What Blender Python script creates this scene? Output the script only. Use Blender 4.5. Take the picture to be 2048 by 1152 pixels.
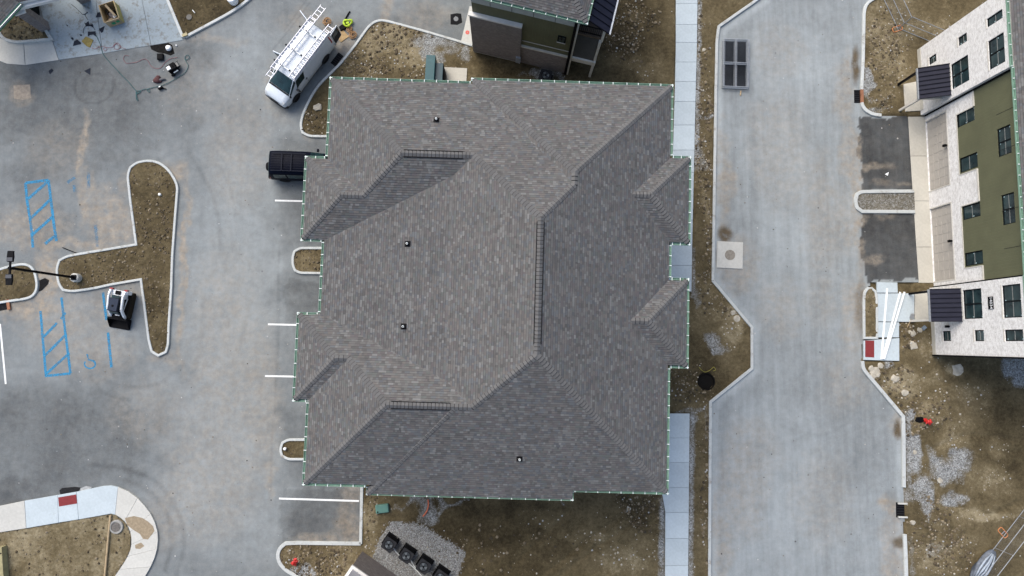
import bpy, math, random
import numpy as np
from mathutils import Vector, Matrix

random.seed(7)
rng = np.random.default_rng(7)
scene = bpy.context.scene
for o in list(bpy.data.objects):
    bpy.data.objects.remove(o, do_unlink=True)
COL = scene.collection

# ------------------------------------------------------------------ camera
FPX, CAM_H = 1365.33, 47.0            # 24 mm equivalent, in pixels of the 2048 px photograph
NADIR_U, NADIR_V = 1010.0, 683.0      # where the building corners converge
FW = Vector(((1024-NADIR_U)/FPX, (NADIR_V-576)/FPX, -1.0)).normalized()
RIGHT = FW.cross(Vector((0, 1, 0))).normalized()
UP = RIGHT.cross(FW)
CAM = Vector((0, 0, CAM_H))
cd = bpy.data.cameras.new('camera')
cd.sensor_width = 36.0
cd.lens = 24.0
cd.clip_start = 0.5
cd.clip_end = 3000
cam = bpy.data.objects.new('camera', cd)
COL.objects.link(cam)
cam.matrix_world = Matrix.Translation(CAM) @ Matrix((RIGHT, UP, -FW)).transposed().to_4x4()
scene.camera = cam

# ------------------------------------------------------------------ light
SUN_AZ, SUN_EL = math.radians(-38), math.radians(48)     # azimuth from +Y (north) towards +X
world = bpy.data.worlds.new('World')
scene.world = world
world.use_nodes = True
wn = world.node_tree
wn.nodes.clear()
sky = wn.nodes.new('ShaderNodeTexSky')
sky.sky_type = 'NISHITA'
sky.sun_disc = False
sky.sun_elevation = SUN_EL
sky.sun_rotation = SUN_AZ
sky.air_density = 1.0
sky.dust_density = 3.0
sky.ozone_density = 0.15
bg = wn.nodes.new('ShaderNodeBackground')
bg.inputs['Strength'].default_value = 0.12
wo = wn.nodes.new('ShaderNodeOutputWorld')
wn.links.new(sky.outputs[0], bg.inputs[0])
wn.links.new(bg.outputs[0], wo.inputs[0])
sl = bpy.data.lights.new('sun', 'SUN')
sl.energy = 1.5
sl.angle = math.radians(52)
sl.color = (1.0, 0.972, 0.915)
sun = bpy.data.objects.new('sun', sl)
COL.objects.link(sun)
sd = Vector((math.sin(SUN_AZ)*math.cos(SUN_EL), math.cos(SUN_AZ)*math.cos(SUN_EL), math.sin(SUN_EL)))
sun.rotation_euler = sd.to_track_quat('Z', 'Y').to_euler()
sun.location = (-20, 20, 60)
vs = scene.view_settings
vs.view_transform = 'Standard'
vs.look = 'None'
vs.exposure = 1.02
vs.gamma = 1.0

# ------------------------------------------------------------------ helpers
def ray(u, v):
    return (FW*FPX + RIGHT*(u-1024.0) - UP*(v-576.0)).normalized()

def G(u, v, z=0.0):
    """photo pixel -> point at height z"""
    d = ray(u, v)
    t = (z-CAM_H)/d.z
    p = CAM + d*t
    return Vector((p.x, p.y, z))

def GX(u, v, z=0.0):
    p = G(u, v, z)
    return (p.x, p.y)

def poly_px(pts, z=0.0):
    return [GX(u, v, z) for u, v in pts]

def link(o, parent=None):
    COL.objects.link(o)
    if parent is not None:
        o.parent = parent
    return o

def tag(o, label=None, cat=None, group=None, kind=None):
    if label: o['label'] = label
    if cat: o['category'] = cat
    if group: o['group'] = group
    if kind: o['kind'] = kind
    return o

def empty(name, loc, rz=0.0, label=None, cat=None, group=None):
    o = bpy.data.objects.new(name, None)
    o.empty_display_size = 0.2
    o.location = loc
    o.rotation_euler = (0, 0, rz)
    link(o)
    return tag(o, label, cat, group)

class MB:
    def __init__(s):
        s.v, s.f, s.mi, s.col = [], [], [], []
    def add(s, vs, fs, mi=0, col=None):
        b = len(s.v)
        s.v.extend([tuple(p) for p in vs])
        for f in fs:
            s.f.append([b+i for i in f]); s.mi.append(mi); s.col.append(col)
        return s
    def poly(s, pts, mi=0, col=None):
        return s.add(pts, [list(range(len(pts)))], mi, col)
    def box(s, x0, x1, y0, y1, z0, z1, mi=0, col=None):
        v = [(x, y, z) for z in (z0, z1) for y in (y0, y1) for x in (x0, x1)]
        return s.add(v, [(0,2,3,1),(4,5,7,6),(0,1,5,4),(2,6,7,3),(0,4,6,2),(1,3,7,5)], mi, col)
    def obox(s, c, sx, sy, sz, rz=0.0, mi=0, tilt=None, col=None):
        m = Matrix.Rotation(rz, 3, 'Z')
        if tilt is not None: m = m @ tilt
        v = []
        for z in (-.5, .5):
            for y in (-.5, .5):
                for x in (-.5, .5):
                    v.append(Vector(c) + m @ Vector((x*sx, y*sy, z*sz)))
        return s.add(v, [(0,2,3,1),(4,5,7,6),(0,1,5,4),(2,6,7,3),(0,4,6,2),(1,3,7,5)], mi, col)
    def bar(s, a, b, w, h, mi=0):
        a, b = Vector(a), Vector(b)
        d = (b-a); L = d.length; d.normalize()
        up = Vector((0, 0, 1)) if abs(d.z) < .95 else Vector((1, 0, 0))
        r = d.cross(up).normalized(); u = r.cross(d)
        v = []
        for e in (a, b):
            for q, t in ((-1,-1),(1,-1),(1,1),(-1,1)):
                v.append(e + r*(q*w/2) + u*(t*h/2))
        return s.add(v, [(0,1,2,3),(7,6,5,4),(0,4,5,1),(1,5,6,2),(2,6,7,3),(3,7,4,0)], mi)
    def prism(s, poly, z0, z1, mi=0, top=True, bottom=True):
        n = len(poly)
        ar = sum(poly[i][0]*poly[(i+1)%n][1]-poly[(i+1)%n][0]*poly[i][1] for i in range(n))
        if ar < 0: poly = poly[::-1]
        v = [(p[0], p[1], z0) for p in poly] + [(p[0], p[1], z1) for p in poly]
        f = [(i, (i+1)%n, n+(i+1)%n, n+i) for i in range(n)]
        if top: f.append(tuple(range(n, 2*n)))
        if bottom: f.append(tuple(range(n-1, -1, -1)))
        return s.add(v, f, mi)
    def tube(s, path, r, n=6, mi=0, closed=False, caps=True):
        path = [Vector(p) for p in path]
        rings = []
        m = len(path)
        for i, p in enumerate(path):
            if closed: d = path[(i+1)%m]-path[i-1]
            else: d = path[min(i+1, m-1)]-path[max(i-1, 0)]
            d.normalize()
            up = Vector((0, 0, 1)) if abs(d.z) < .95 else Vector((1, 0, 0))
            a = d.cross(up).normalized(); b = a.cross(d)
            rr = r[i] if isinstance(r, (list, tuple)) else r
            rings.append([p + a*(rr*math.cos(2*math.pi*k/n)) + b*(rr*math.sin(2*math.pi*k/n)) for k in range(n)])
        return s.loft(rings, mi, caps and not closed, closed)
    def loft(s, rings, mi=0, caps=True, closed=False):
        n = len(rings[0]); b = len(s.v)
        for rg in rings: s.v.extend([tuple(p) for p in rg])
        R = len(rings)
        for i in range(R if closed else R-1):
            j = (i+1) % R
            for k in range(n):
                l = (k+1) % n
                s.f.append([b+i*n+k, b+i*n+l, b+j*n+l, b+j*n+k]); s.mi.append(mi); s.col.append(None)
        if caps:
            s.f.append([b+k for k in range(n-1, -1, -1)]); s.mi.append(mi); s.col.append(None)
            s.f.append([b+(R-1)*n+k for k in range(n)]); s.mi.append(mi); s.col.append(None)
        return s
    def lathe(s, prof, n=16, c=(0, 0, 0), mi=0, axis='z'):
        rings = []
        for r, h in prof:
            rg = []
            for k in range(n):
                a = 2*math.pi*k/n
                if axis == 'z': p = (c[0]+r*math.cos(a), c[1]+r*math.sin(a), c[2]+h)
                elif axis == 'y': p = (c[0]+r*math.cos(a), c[1]+h, c[2]-r*math.sin(a))
                else: p = (c[0]+h, c[1]+r*math.cos(a), c[2]+r*math.sin(a))
                rg.append(p)
            rings.append(rg)
        return s.loft(rings, mi)
    def mesh(s, name, mats, smooth=False):
        me = bpy.data.meshes.new(name)
        me.from_pydata(s.v, [], s.f)
        if not isinstance(mats, (list, tuple)): mats = [mats]
        for m in mats: me.materials.append(m)
        if len(mats) > 1: me.polygons.foreach_set('material_index', s.mi)
        if any(c is not None for c in s.col):
            at = me.attributes.new('tint', 'FLOAT_COLOR', 'FACE')
            arr = np.array([(c if c is not None else (.5, .5, .5)) + (1.0,) for c in s.col], dtype=np.float32)
            at.data.foreach_set('color', arr.ravel())
        if smooth: me.polygons.foreach_set('use_smooth', [True]*len(s.f))
        me.update()
        return me
    def build(s, name, mats, parent=None, smooth=False, bevel=0.0, loc=None, rz=None, label=None, cat=None, group=None, kind=None):
        o = bpy.data.objects.new(name, s.mesh(name, mats, smooth))
        link(o, parent)
        if loc is not None: o.location = loc
        if rz is not None: o.rotation_euler = (0, 0, rz)
        if bevel:
            b = o.modifiers.new('bevel', 'BEVEL'); b.width = bevel; b.segments = 2; b.limit_method = 'ANGLE'
        return tag(o, label, cat, group, kind)

def inst(me, name, parent, loc, rot=(0, 0, 0), scale=None):
    o = bpy.data.objects.new(name, me)
    link(o, parent)
    o.location = loc; o.rotation_euler = rot
    if scale is not None: o.scale = scale
    return o

def inside(poly, X, Y):
    r = np.zeros(X.shape, bool)
    n = len(poly)
    for i in range(n):
        x1, y1 = poly[i]; x2, y2 = poly[(i+1) % n]
        if y1 == y2: continue
        c = ((y1 > Y) != (y2 > Y)) & (X < (x2-x1)*(Y-y1)/(y2-y1)+x1)
        r ^= c
    return r

def seg_dist(path, X, Y):
    d = np.full(X.shape, 1e9)
    for (x1, y1), (x2, y2) in zip(path[:-1], path[1:]):
        dx, dy = x2-x1, y2-y1
        L = dx*dx+dy*dy+1e-9
        t = np.clip(((X-x1)*dx+(Y-y1)*dy)/L, 0, 1)
        d = np.minimum(d, np.hypot(X-x1-t*dx, Y-y1-t*dy))
    return d

_NT = [rng.random((257, 257)) for _ in range(4)]
def vnoise(X, Y, s, k=0):
    x = X*s+1000.37*(k+1); y = Y*s+733.11*(k+2)
    xi = np.floor(x).astype(int); yi = np.floor(y).astype(int)
    fx = x-xi; fy = y-yi
    fx = fx*fx*(3-2*fx); fy = fy*fy*(3-2*fy)
    T = _NT[k % 4]
    a = T[xi % 256, yi % 256]; b = T[(xi+1) % 256, yi % 256]
    c = T[xi % 256, (yi+1) % 256]; d = T[(xi+1) % 256, (yi+1) % 256]
    return (a*(1-fx)+b*fx)*(1-fy)+(c*(1-fx)+d*fx)*fy
def fbm(X, Y, s, o=4, k=0):
    r = 0; a = .5
    for i in range(o):
        r = r+a*vnoise(X, Y, s*2**i, k+i); a *= .5
    return r

PXM = 29.0
def blobs(L, X, Y, warp=.6):
    """soft irregular patches, given as (u, v, ru, rv, strength) in photo pixels on the ground"""
    m = np.zeros(X.shape)
    wx = (fbm(X, Y, .9, 3, 1)-.45)*warp*2; wy = (fbm(X, Y, .9, 3, 2)-.45)*warp*2
    for u, v, ru, rv, st in L:
        c = G(u, v)
        q = ((X+wx-c.x)/(ru/PXM))**2+((Y+wy-c.y)/(rv/PXM))**2
        m = np.maximum(m, st*np.clip(1.25-q*.75, 0, 1))
    return m

def strokes(L, X, Y):
    m = np.zeros(X.shape)
    for path, w, st in L:
        d = seg_dist(poly_px(path), X, Y)
        m = np.maximum(m, st*np.clip(1.3-d/(w/PXM/2)*.8, 0, 1))
    return m

def spline(pts, n=6, closed=False):
    P = [np.array(p, float) for p in pts]
    out = []
    m = len(P)
    for i in range(m if closed else m-1):
        if closed: a, b, c, d = P[i-1], P[i], P[(i+1) % m], P[(i+2) % m]
        else: a, b, c, d = P[max(i-1, 0)], P[i], P[i+1], P[min(i+2, m-1)]
        for k in range(n):
            t = k/n
            out.append(tuple(.5*((2*b)+(c-a)*t+(2*a-5*b+4*c-d)*t*t+(3*b-a-3*c+d)*t**3)))
    if not closed: out.append(tuple(P[-1]))
    return out

# ------------------------------------------------------------------ materials
def newmat(name):
    m = bpy.data.materials.new(name)
    m.use_nodes = True
    nt = m.node_tree
    b = nt.nodes['Principled BSDF']
    return m, nt, b

def nd(nt, t, **kw):
    n = nt.nodes.new(t)
    for k, v in kw.items():
        if k in n.inputs: n.inputs[k].default_value = v
        else: setattr(n, k, v)
    return n

def noise(nt, scale, detail=4, rough=.6, vec=None):
    n = nd(nt, 'ShaderNodeTexNoise')
    n.inputs['Scale'].default_value = scale
    n.inputs['Detail'].default_value = detail
    n.inputs['Roughness'].default_value = rough
    if vec is not None: nt.links.new(vec, n.inputs['Vector'])
    return n.outputs['Fac']

def ramp(nt, fac, stops):
    r = nd(nt, 'ShaderNodeValToRGB')
    els = r.color_ramp.elements
    while len(els) < len(stops): els.new(.5)
    for e, (p, c) in zip(els, stops):
        e.position = p
        e.color = (c, c, c, 1) if isinstance(c, (int, float)) else tuple(c)+(1,)
    nt.links.new(fac, r.inputs[0])
    return r.outputs[0]

def mixc(nt, fac, a, b, mode='MIX'):
    n = nd(nt, 'ShaderNodeMix', data_type='RGBA', blend_type=mode)
    for s, i in ((fac, 0), (a, 6), (b, 7)):
        if isinstance(s, (int, float)): n.inputs[i].default_value = s
        elif isinstance(s, tuple): n.inputs[i].default_value = s+(1,)
        else: nt.links.new(s, n.inputs[i])
    return n.outputs[2]

def math_(nt, op, a, b=None, clamp=False):
    n = nd(nt, 'ShaderNodeMath', operation=op, use_clamp=clamp)
    for s, i in ((a, 0), (b, 1)):
        if s is None: continue
        if isinstance(s, (int, float)): n.inputs[i].default_value = s
        else: nt.links.new(s, n.inputs[i])
    return n.outputs[0]

def attr(nt, name, out='Fac'):
    n = nd(nt, 'ShaderNodeAttribute')
    n.attribute_name = name
    return n.outputs[out]

def bump(nt, b, h, strength=.3, dist=.02):
    n = nd(nt, 'ShaderNodeBump')
    n.inputs['Strength'].default_value = strength
    n.inputs['Distance'].default_value = dist
    nt.links.new(h, n.inputs['Height'])
    nt.links.new(n.outputs[0], b.inputs['Normal'])

def coords(nt, kind='Object'):
    return nd(nt, 'ShaderNodeTexCoord').outputs[kind]

_mc = {}
def mat(name, col, rough=.6, metal=0.0, var=.12, scale=3.0, bmp=0.0, bscale=60, spec=.35):
    if max(col) < .04 and spec == .35: spec = .04
    if name in _mc: return _mc[name]
    m, nt, b = newmat(name)
    oc = coords(nt)
    f = noise(nt, scale, 5, .65, oc)
    lo = tuple(c*(1-var) for c in col); hi = tuple(min(1, c*(1+var)) for c in col)
    nt.links.new(ramp(nt, f, [(.3, lo), (.7, hi)]), b.inputs['Base Color'])
    b.inputs['Roughness'].default_value = rough
    b.inputs['Metallic'].default_value = metal
    b.inputs['Specular IOR Level'].default_value = spec
    if bmp: bump(nt, b, noise(nt, bscale, 3, .6, oc), bmp, .01)
    _mc[name] = m
    return m

def glass_mat():
    m, nt, b = newmat('window_glass')
    oc = coords(nt)
    f = noise(nt, .8, 3, .6, oc)
    nt.links.new(ramp(nt, f, [(.35, (.008, .016, .020)), (.65, (.03, .055, .058))]), b.inputs['Base Color'])
    b.inputs['Roughness'].default_value = .08
    b.inputs['Specular IOR Level'].default_value = .4
    return m

def tint_mat(name, rough=.9):
    m, nt, b = newmat(name)
    oc = coords(nt)
    c = attr(nt, 'tint', 'Color')
    f = noise(nt, 90, 2, .7, oc)
    f2 = noise(nt, .5, 4, .6, oc)
    c = mixc(nt, .35, c, ramp(nt, f, [(.3, .35), (.7, .65)]), 'OVERLAY')
    c = mixc(nt, .25, c, ramp(nt, f2, [(.3, .38), (.7, .62)]), 'OVERLAY')
    nt.links.new(c, b.inputs['Base Color'])
    b.inputs['Roughness'].default_value = rough
    b.inputs['Specular IOR Level'].default_value = .25
    return m

def brick_mat(name, c1, c2, mortar, stain=.5, bw=.2, bh=.068):
    m, nt, b = newmat(name)
    oc = coords(nt)
    sp = nd(nt, 'ShaderNodeSeparateXYZ'); nt.links.new(oc, sp.inputs[0])
    u = math_(nt, 'ADD', sp.outputs[0], sp.outputs[1])
    cb = nd(nt, 'ShaderNodeCombineXYZ')
    nt.links.new(u, cb.inputs[0]); nt.links.new(sp.outputs[2], cb.inputs[1])
    br = nd(nt, 'ShaderNodeTexBrick')
    br.inputs['Scale'].default_value = 1.0
    br.inputs['Brick Width'].default_value = bw
    br.inputs['Row Height'].default_value = bh
    br.inputs['Mortar Size'].default_value = .009
    br.inputs['Mortar Smooth'].default_value = .3
    br.inputs['Bias'].default_value = -.1
    br.inputs['Color1'].default_value = c1+(1,)
    br.inputs['Color2'].default_value = c2+(1,)
    br.inputs['Mortar'].default_value = mortar+(1,)
    nt.links.new(cb.outputs[0], br.inputs['Vector'])
    f = noise(nt, 4.0, 6, .75, oc)
    f2 = noise(nt, 22.0, 3, .6, oc)
    c = mixc(nt, stain, br.outputs['Color'], ramp(nt, f, [(.3, .3), (.6, .62)]), 'OVERLAY')
    c = mixc(nt, stain*.7, c, ramp(nt, f2, [(.3, .25), (.55, .6)]), 'OVERLAY')
    nt.links.new(c, b.inputs['Base Color'])
    b.inputs['Roughness'].default_value = .85
    bump(nt, b, math_(nt, 'SUBTRACT', 1.0, br.outputs['Fac']), .5, .008)
    return m

def siding_mat(name, col):
    m, nt, b = newmat(name)
    oc = coords(nt)
    sp = nd(nt, 'ShaderNodeSeparateXYZ'); nt.links.new(oc, sp.inputs[0])
    u = math_(nt, 'ADD', sp.outputs[0], sp.outputs[1])
    w = math_(nt, 'FRACT', math_(nt, 'MULTIPLY', u, 1/.2))
    ridge = ramp(nt, w, [(0, 0), (.06, 1), (.94, 1), (1, 0)])
    f = noise(nt, .9, 4, .6, oc)
    c = ramp(nt, f, [(.3, tuple(x*.88 for x in col)), (.7, tuple(x*1.1 for x in col))])
    nt.links.new(c, b.inputs['Base Color'])
    b.inputs['Roughness'].default_value = .65
    bump(nt, b, ridge, .5, .012)
    return m

def asphalt_mat():
    m, nt, b = newmat('asphalt')
    oc = coords(nt)
    tone = attr(nt, 'tone'); dust = attr(nt, 'dust'); mud = attr(nt, 'mud'); streak = attr(nt, 'streak')
    n1 = noise(nt, .35, 6, .68, oc)
    n2 = noise(nt, 2.2, 5, .7, oc)
    n3 = noise(nt, 22, 5, .8, oc)
    mp = nd(nt, 'ShaderNodeMapping'); nt.links.new(oc, mp.inputs[0])
    mp.inputs['Scale'].default_value = (1.7, .13, 1); mp.inputs['Rotation'].default_value = (0, 0, .03)
    n4 = noise(nt, 1.0, 5, .65, mp.outputs[0])
    t = math_(nt, 'ADD', tone, math_(nt, 'MULTIPLY', math_(nt, 'SUBTRACT', n1, .5), .40))
    t = math_(nt, 'ADD', t, math_(nt, 'MULTIPLY', math_(nt, 'SUBTRACT', n2, .5), .26))
    st = math_(nt, 'MULTIPLY', math_(nt, 'SUBTRACT', n4, .5), math_(nt, 'MULTIPLY', streak, .5))
    t = math_(nt, 'ADD', t, st)
    t = math_(nt, 'ADD', t, math_(nt, 'MULTIPLY', math_(nt, 'SUBTRACT', n3, .5), .5))
    c = ramp(nt, t, [(0, (.020, .022, .024)), (.3, (.066, .073, .077)), (.6, (.166, .184, .190)), (1, (.332, .368, .38))])
    n5 = noise(nt, 1.6, 7, .74, oc)
    df = math_(nt, 'MULTIPLY', math_(nt, 'ADD', dust, .09), ramp(nt, n5, [(.33, .1), (.62, 1)]), True)
    c = mixc(nt, df, c, ramp(nt, n2, [(.3, (.20, .165, .125)), (.7, (.33, .285, .225))]))
    mf = math_(nt, 'MULTIPLY', mud, ramp(nt, n5, [(.25, .3), (.5, 1)]), True)
    c = mixc(nt, mf, c, ramp(nt, n2, [(.3, (.06, .045, .027)), (.7, (.115, .088, .055))]))
    nt.links.new(c, b.inputs['Base Color'])
    b.inputs['Roughness'].default_value = .88
    b.inputs['Specular IOR Level'].default_value = .3
    bump(nt, b, n3, .35, .01)
    return m

def dirt_mat():
    m, nt, b = newmat('dirt')
    oc = coords(nt)
    gr = attr(nt, 'gravel'); wet_shade = attr(nt, 'wet_shade'); dry = attr(nt, 'dry')
    n1 = noise(nt, .55, 7, .7, oc)
    n2 = noise(nt, 5.0, 7, .75, oc)
    n3 = noise(nt, 32, 4, .75, oc)
    t = math_(nt, 'ADD', math_(nt, 'MULTIPLY', n1, .65), math_(nt, 'MULTIPLY', n2, .6))
    t = math_(nt, 'ADD', math_(nt, 'SUBTRACT', t, .135), math_(nt, 'MULTIPLY', math_(nt, 'SUBTRACT', n3, .5), .5))
    t = math_(nt, 'ADD', t, math_(nt, 'MULTIPLY', dry, .22))
    t = math_(nt, 'SUBTRACT', t, math_(nt, 'MULTIPLY', wet_shade, .17))
    c = ramp(nt, t, [(.22, (.028, .021, .010)), (.42, (.074, .057, .029)), (.58, (.124, .098, .054)), (.78, (.255, .215, .138))])
    vo = nd(nt, 'ShaderNodeTexVoronoi'); vo.inputs['Scale'].default_value = 17
    nt.links.new(oc, vo.inputs['Vector'])
    sv = nd(nt, 'ShaderNodeSeparateXYZ'); nt.links.new(vo.outputs['Color'], sv.inputs[0])
    gc = ramp(nt, sv.outputs[0], [(0, (.09, .09, .088)), (.5, (.21, .218, .215)), (1, (.37, .385, .385))])
    gs = math_(nt, 'ADD', gr, math_(nt, 'MULTIPLY', math_(nt, 'SUBTRACT', n2, .5), 1.5))
    gf = ramp(nt, gs, [(.30, 0), (.95, .9)])
    gf = math_(nt, 'MULTIPLY', gf, ramp(nt, gr, [(.02, 0), (.2, 1)]))
    c = mixc(nt, gf, c, gc)
    nt.links.new(c, b.inputs['Base Color'])
    b.inputs['Roughness'].default_value = .95
    b.inputs['Specular IOR Level'].default_value = .2
    h = math_(nt, 'ADD', n2, math_(nt, 'MULTIPLY', n3, .4))
    bump(nt, b, h, .8, .05)
    return m

def concrete_mat(name, col=(.44, .45, .45), stain=(.19, .165, .13), amt=.5, thr=.60):
    m, nt, b = newmat(name)
    oc = coords(nt)
    oi = nd(nt, 'ShaderNodeObjectInfo')
    n1 = noise(nt, .8, 6, .7, oc); n2 = noise(nt, 6, 5, .7, oc); n3 = noise(nt, 70, 2, .6, oc)
    f = math_(nt, 'ADD', math_(nt, 'MULTIPLY', n1, .5), math_(nt, 'MULTIPLY', n2, .5))
    f = math_(nt, 'ADD', f, math_(nt, 'MULTIPLY', math_(nt, 'SUBTRACT', oi.outputs['Random'], .5), .16))
    c = ramp(nt, f, [(.3, tuple(x*.82 for x in col)), (.7, tuple(x*1.1 for x in col))])
    n4 = noise(nt, 1.7, 7, .78, oc)
    c = mixc(nt, ramp(nt, n4, [(thr, 0), (thr+.16, amt)]), c, stain)
    nt.links.new(c, b.inputs['Base Color'])
    b.inputs['Roughness'].default_value = .85
    b.inputs['Specular IOR Level'].default_value = .3
    bump(nt, b, n3, .15, .004)
    return m

M_ASPHALT = asphalt_mat()
M_DIRT = dirt_mat()
M_CONC = concrete_mat('sidewalk_concrete', (.405, .46, .485))
M_CONCW = concrete_mat('pale_concrete', (.46, .455, .42))
M_APRON = concrete_mat('apron_concrete', (.255, .30, .325), (.12, .105, .085), .9, .50)
M_KERB = concrete_mat('kerb_concrete', (.44, .46, .45), (.17, .14, .10), .85, .54)
M_BEIGE = concrete_mat('beige_concrete', (.44, .42, .365))
M_SHINGLE = tint_mat('shingle')
M_DECK = mat('roof_deck', (.05, .048, .048), .9)
M_GUTTER = mat('green_gutter', (.18, .30, .225), .5, var=.18, scale=2)
M_HANGER = mat('hanger_white', (.75, .78, .76), .5)
M_BLACK = mat('black_metal', (.006, .006, .007), .5, var=.3)
M_BLACKP = mat('black_plastic', (.010, .010, .011), .6, var=.25)
M_DARKMETAL = mat('standing_seam_metal', (.017, .018, .030), .6, 0.0, var=.15, scale=2, spec=.12)
M_STEEL = mat('galvanized_steel', (.38, .40, .42), .45, .7, var=.2, scale=8)
M_ALU = mat('ladder_aluminium', (.62, .63, .68), .4, .2, var=.12, scale=8)
M_WHITEP = mat('white_paint', (.74, .76, .78), .28, var=.05, scale=1.5)
M_WHITET = mat('white_trim', (.62, .61, .58), .6, var=.08)
M_PVC = mat('white_board', (.78, .79, .79), .5, var=.04)
M_GLASS = glass_mat()
M_FRAME = mat('dark_window_frame', (.008, .010, .011), .45)
M_RUBBER = mat('tyre_rubber', (.016, .016, .017), .8)
M_RIM = mat('wheel_rim', (.35, .36, .37), .35, .7)
M_REDPAD = mat('red_tactile', (.17, .022, .024), .8, var=.15, scale=6)
M_RED = mat('hydrant_red', (.45, .02, .018), .4)
M_ORANGE = mat('orange_paint', (.50, .19, .07), .5, var=.2)
M_WOOD = mat('raw_plywood', (.33, .225, .105), .75, var=.25, scale=4)
M_LUMBER = mat('lumber', (.36, .27, .16), .75, var=.25, scale=5)
M_TEAL = mat('teal_steel', (.018, .075, .085), .45, var=.15)
M_GREENBOX = mat('green_box', (.09, .20, .165), .55, var=.1)
M_BRICKW = brick_mat('white_brick', (.74, .73, .71), (.56, .545, .53), (.52, .51, .495), .85)
M_BRICKG = brick_mat('grey_brick', (.14, .118, .11), (.22, .19, .178), (.16, .15, .142), .45)
M_OLIVE = siding_mat('olive_siding', (.098, .101, .055))
M_LILAC = siding_mat('pale_siding', (.50, .49, .52))
M_GARAGE = mat('garage_door_paint', (.36, .335, .30), .6, var=.06, bmp=.2, bscale=15)
M_TRIMDK = mat('dark_flashing', (.02, .02, .022), .5)
M_ROCK = mat('limestone', (.36, .33, .27), .9, var=.3, scale=3, bmp=.5, bscale=8)
M_TARP = mat('grey_tarp', (.17, .20, .235), .5, var=.35, scale=3)
M_YELLOW = mat("hivis_yellow", (.36, .50, .03), .7, var=.15)
M_BLUEPAINT = mat('blue_marking', (.035, .235, .45), .8, var=.2, scale=7)
M_WHITEMARK = mat('white_marking', (.66, .67, .66), .8, var=.12, scale=6)

def paint_mat(name, col, wear):
    m, nt, b = newmat(name)
    oc = coords(nt)
    f = noise(nt, 9, 6, .75, oc)
    g = noise(nt, 1.3, 3, .6, oc)
    a = math_(nt, 'ADD', math_(nt, 'MULTIPLY', f, .7), math_(nt, 'MULTIPLY', g, .3))
    nt.links.new(ramp(nt, a, [(wear-.10, .1), (wear+.09, .95)]), b.inputs['Alpha'])
    b.inputs['Base Color'].default_value = col+(1,)
    b.inputs['Roughness'].default_value = .85
    return m
M_BLUEWORN = paint_mat('worn_blue_spray', (.02, .20, .37), .46)
M_BLUEFAINT = paint_mat('faint_blue_spray', (.02, .20, .38), .56)

# ------------------------------------------------------------------ outlines, in photo pixels on the ground
KERB_VAN = [(944,92),(912,82),(837,60),(777,44),(762,41.5),(749.5,45),(737,55),(712,90),(684.5,125),(662,147.5),(637,172),(619.5,200),(605.5,232),(602,252),(606,266),(619,273),(649.5,273.5),(722,275)]
KERB_POCKET = [(724.5,970),(722,1087),(590,1085),(572,1086),(560,1096),(556,1110),(560,1126),(573,1140),(596,1153),(640,1182)]
LOT = [(-90,-80),(944,-80),(944,92)] + KERB_VAN[1:] + [(722,970)] + KERB_POCKET[1:] + [(640,1240),(-90,1240)]
ROAD_W = [(1560,-40),(1520,-4),(1437,54),(1433,80),(1431,180),(1425,562),(1503,655),(1503,737),(1420,804),(1418,1190)]
ROAD_E1 = [(1770,-12),(1743.5,0),(1731,10),(1727,25),(1725,125),(1722,180)]
ROAD_E1B = [(1722,206),(1724,213),(1730,221),(1743,229),(1761,231.5)]
ROAD_E2 = [(1723.5,722),(1725,738),(1805,833),(1806,880),(1806.5,974)]
ROAD_E3 = [(1808,1068),(1810,1110),(1812,1190)]
ROAD = ROAD_W + [(1812,1190),(1808,1068),(1806.5,974),(1806,880),(1805,833),(1725,738),(1723.5,722),(1728,600),(1740,566),(1866,566),(1850,234),(1761,231.5)] + ROAD_E1B[::-1][1:] + ROAD_E1[::-1] + [(1775,-40)]
ISL1 = [(257,352),(262,336),(275,326),(298,321.5),(320,326),(338,340),(350,358),(356.5,374),(350.5,450),(346,513),(344,576),(339,651),(337.5,690),(333,704),(318,711),(305,703),(299,680),(297,663),(285.5,576),(283.5,559),(225,569),(187,577.5),(145,583),(128,580),(120,569),(116.5,553),(115.5,538),(121,521),(136,513),(160,508.5),(274,489.5),(262,400)]
ISL1_SM = ISL1
ISL2 = [(-40,545),(0,540),(24,532),(47,528.5),(60,531),(70,541),(74,556),(76,570),(74,583),(66,593),(54,597.5),(16,603),(-40,612)]
ISL3 = [(722,497),(601,496.5),(590,503),(586.5,514),(586.5,530),(591,541),(601,546),(722,548)]
ISL4 = [(700,879),(577,879),(566,885),(561.5,898),(565,911),(577,918),(700,918)]
ISL5 = [(1826,383),(1722,384),(1713,389),(1709,402),(1713,416),(1723,423.5),(1828,424)]
ISL6 = [(1727,676),(1726.5,600),(1728,585),(1734,577),(1742,577),(1749,583),(1752,596),(1752.5,676)]
BED_NW = [(-40,30),(-5,52),(0,66),(6,75),(15,81),(28,84.5),(43,85),(104,79.5),(92,60),(38,14),(10,-20),(-40,-40)]
BED_N = [(320,-45),(336,0),(366,73),(372,75),(430,44),(470,22),(505,-5),(540,-45)]
APRON = [(-90,108),(0,122),(14,127.5),(50,130),(117,120),(205,107),(250,99),(369,80),(336,2),(318,-45),(-90,-70)]
SW_OUT = [(-70,1024),(0,1011.5),(49,1001.5),(115,990),(152.5,983.5),(205,972),(222,971),(236,974),(257,983),(275,996),(289,1011),(301,1027),(310,1045),(315,1064),(316,1080),(314,1098),(309,1116),(301,1134),(291,1151.5),(262,1190)]
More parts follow.
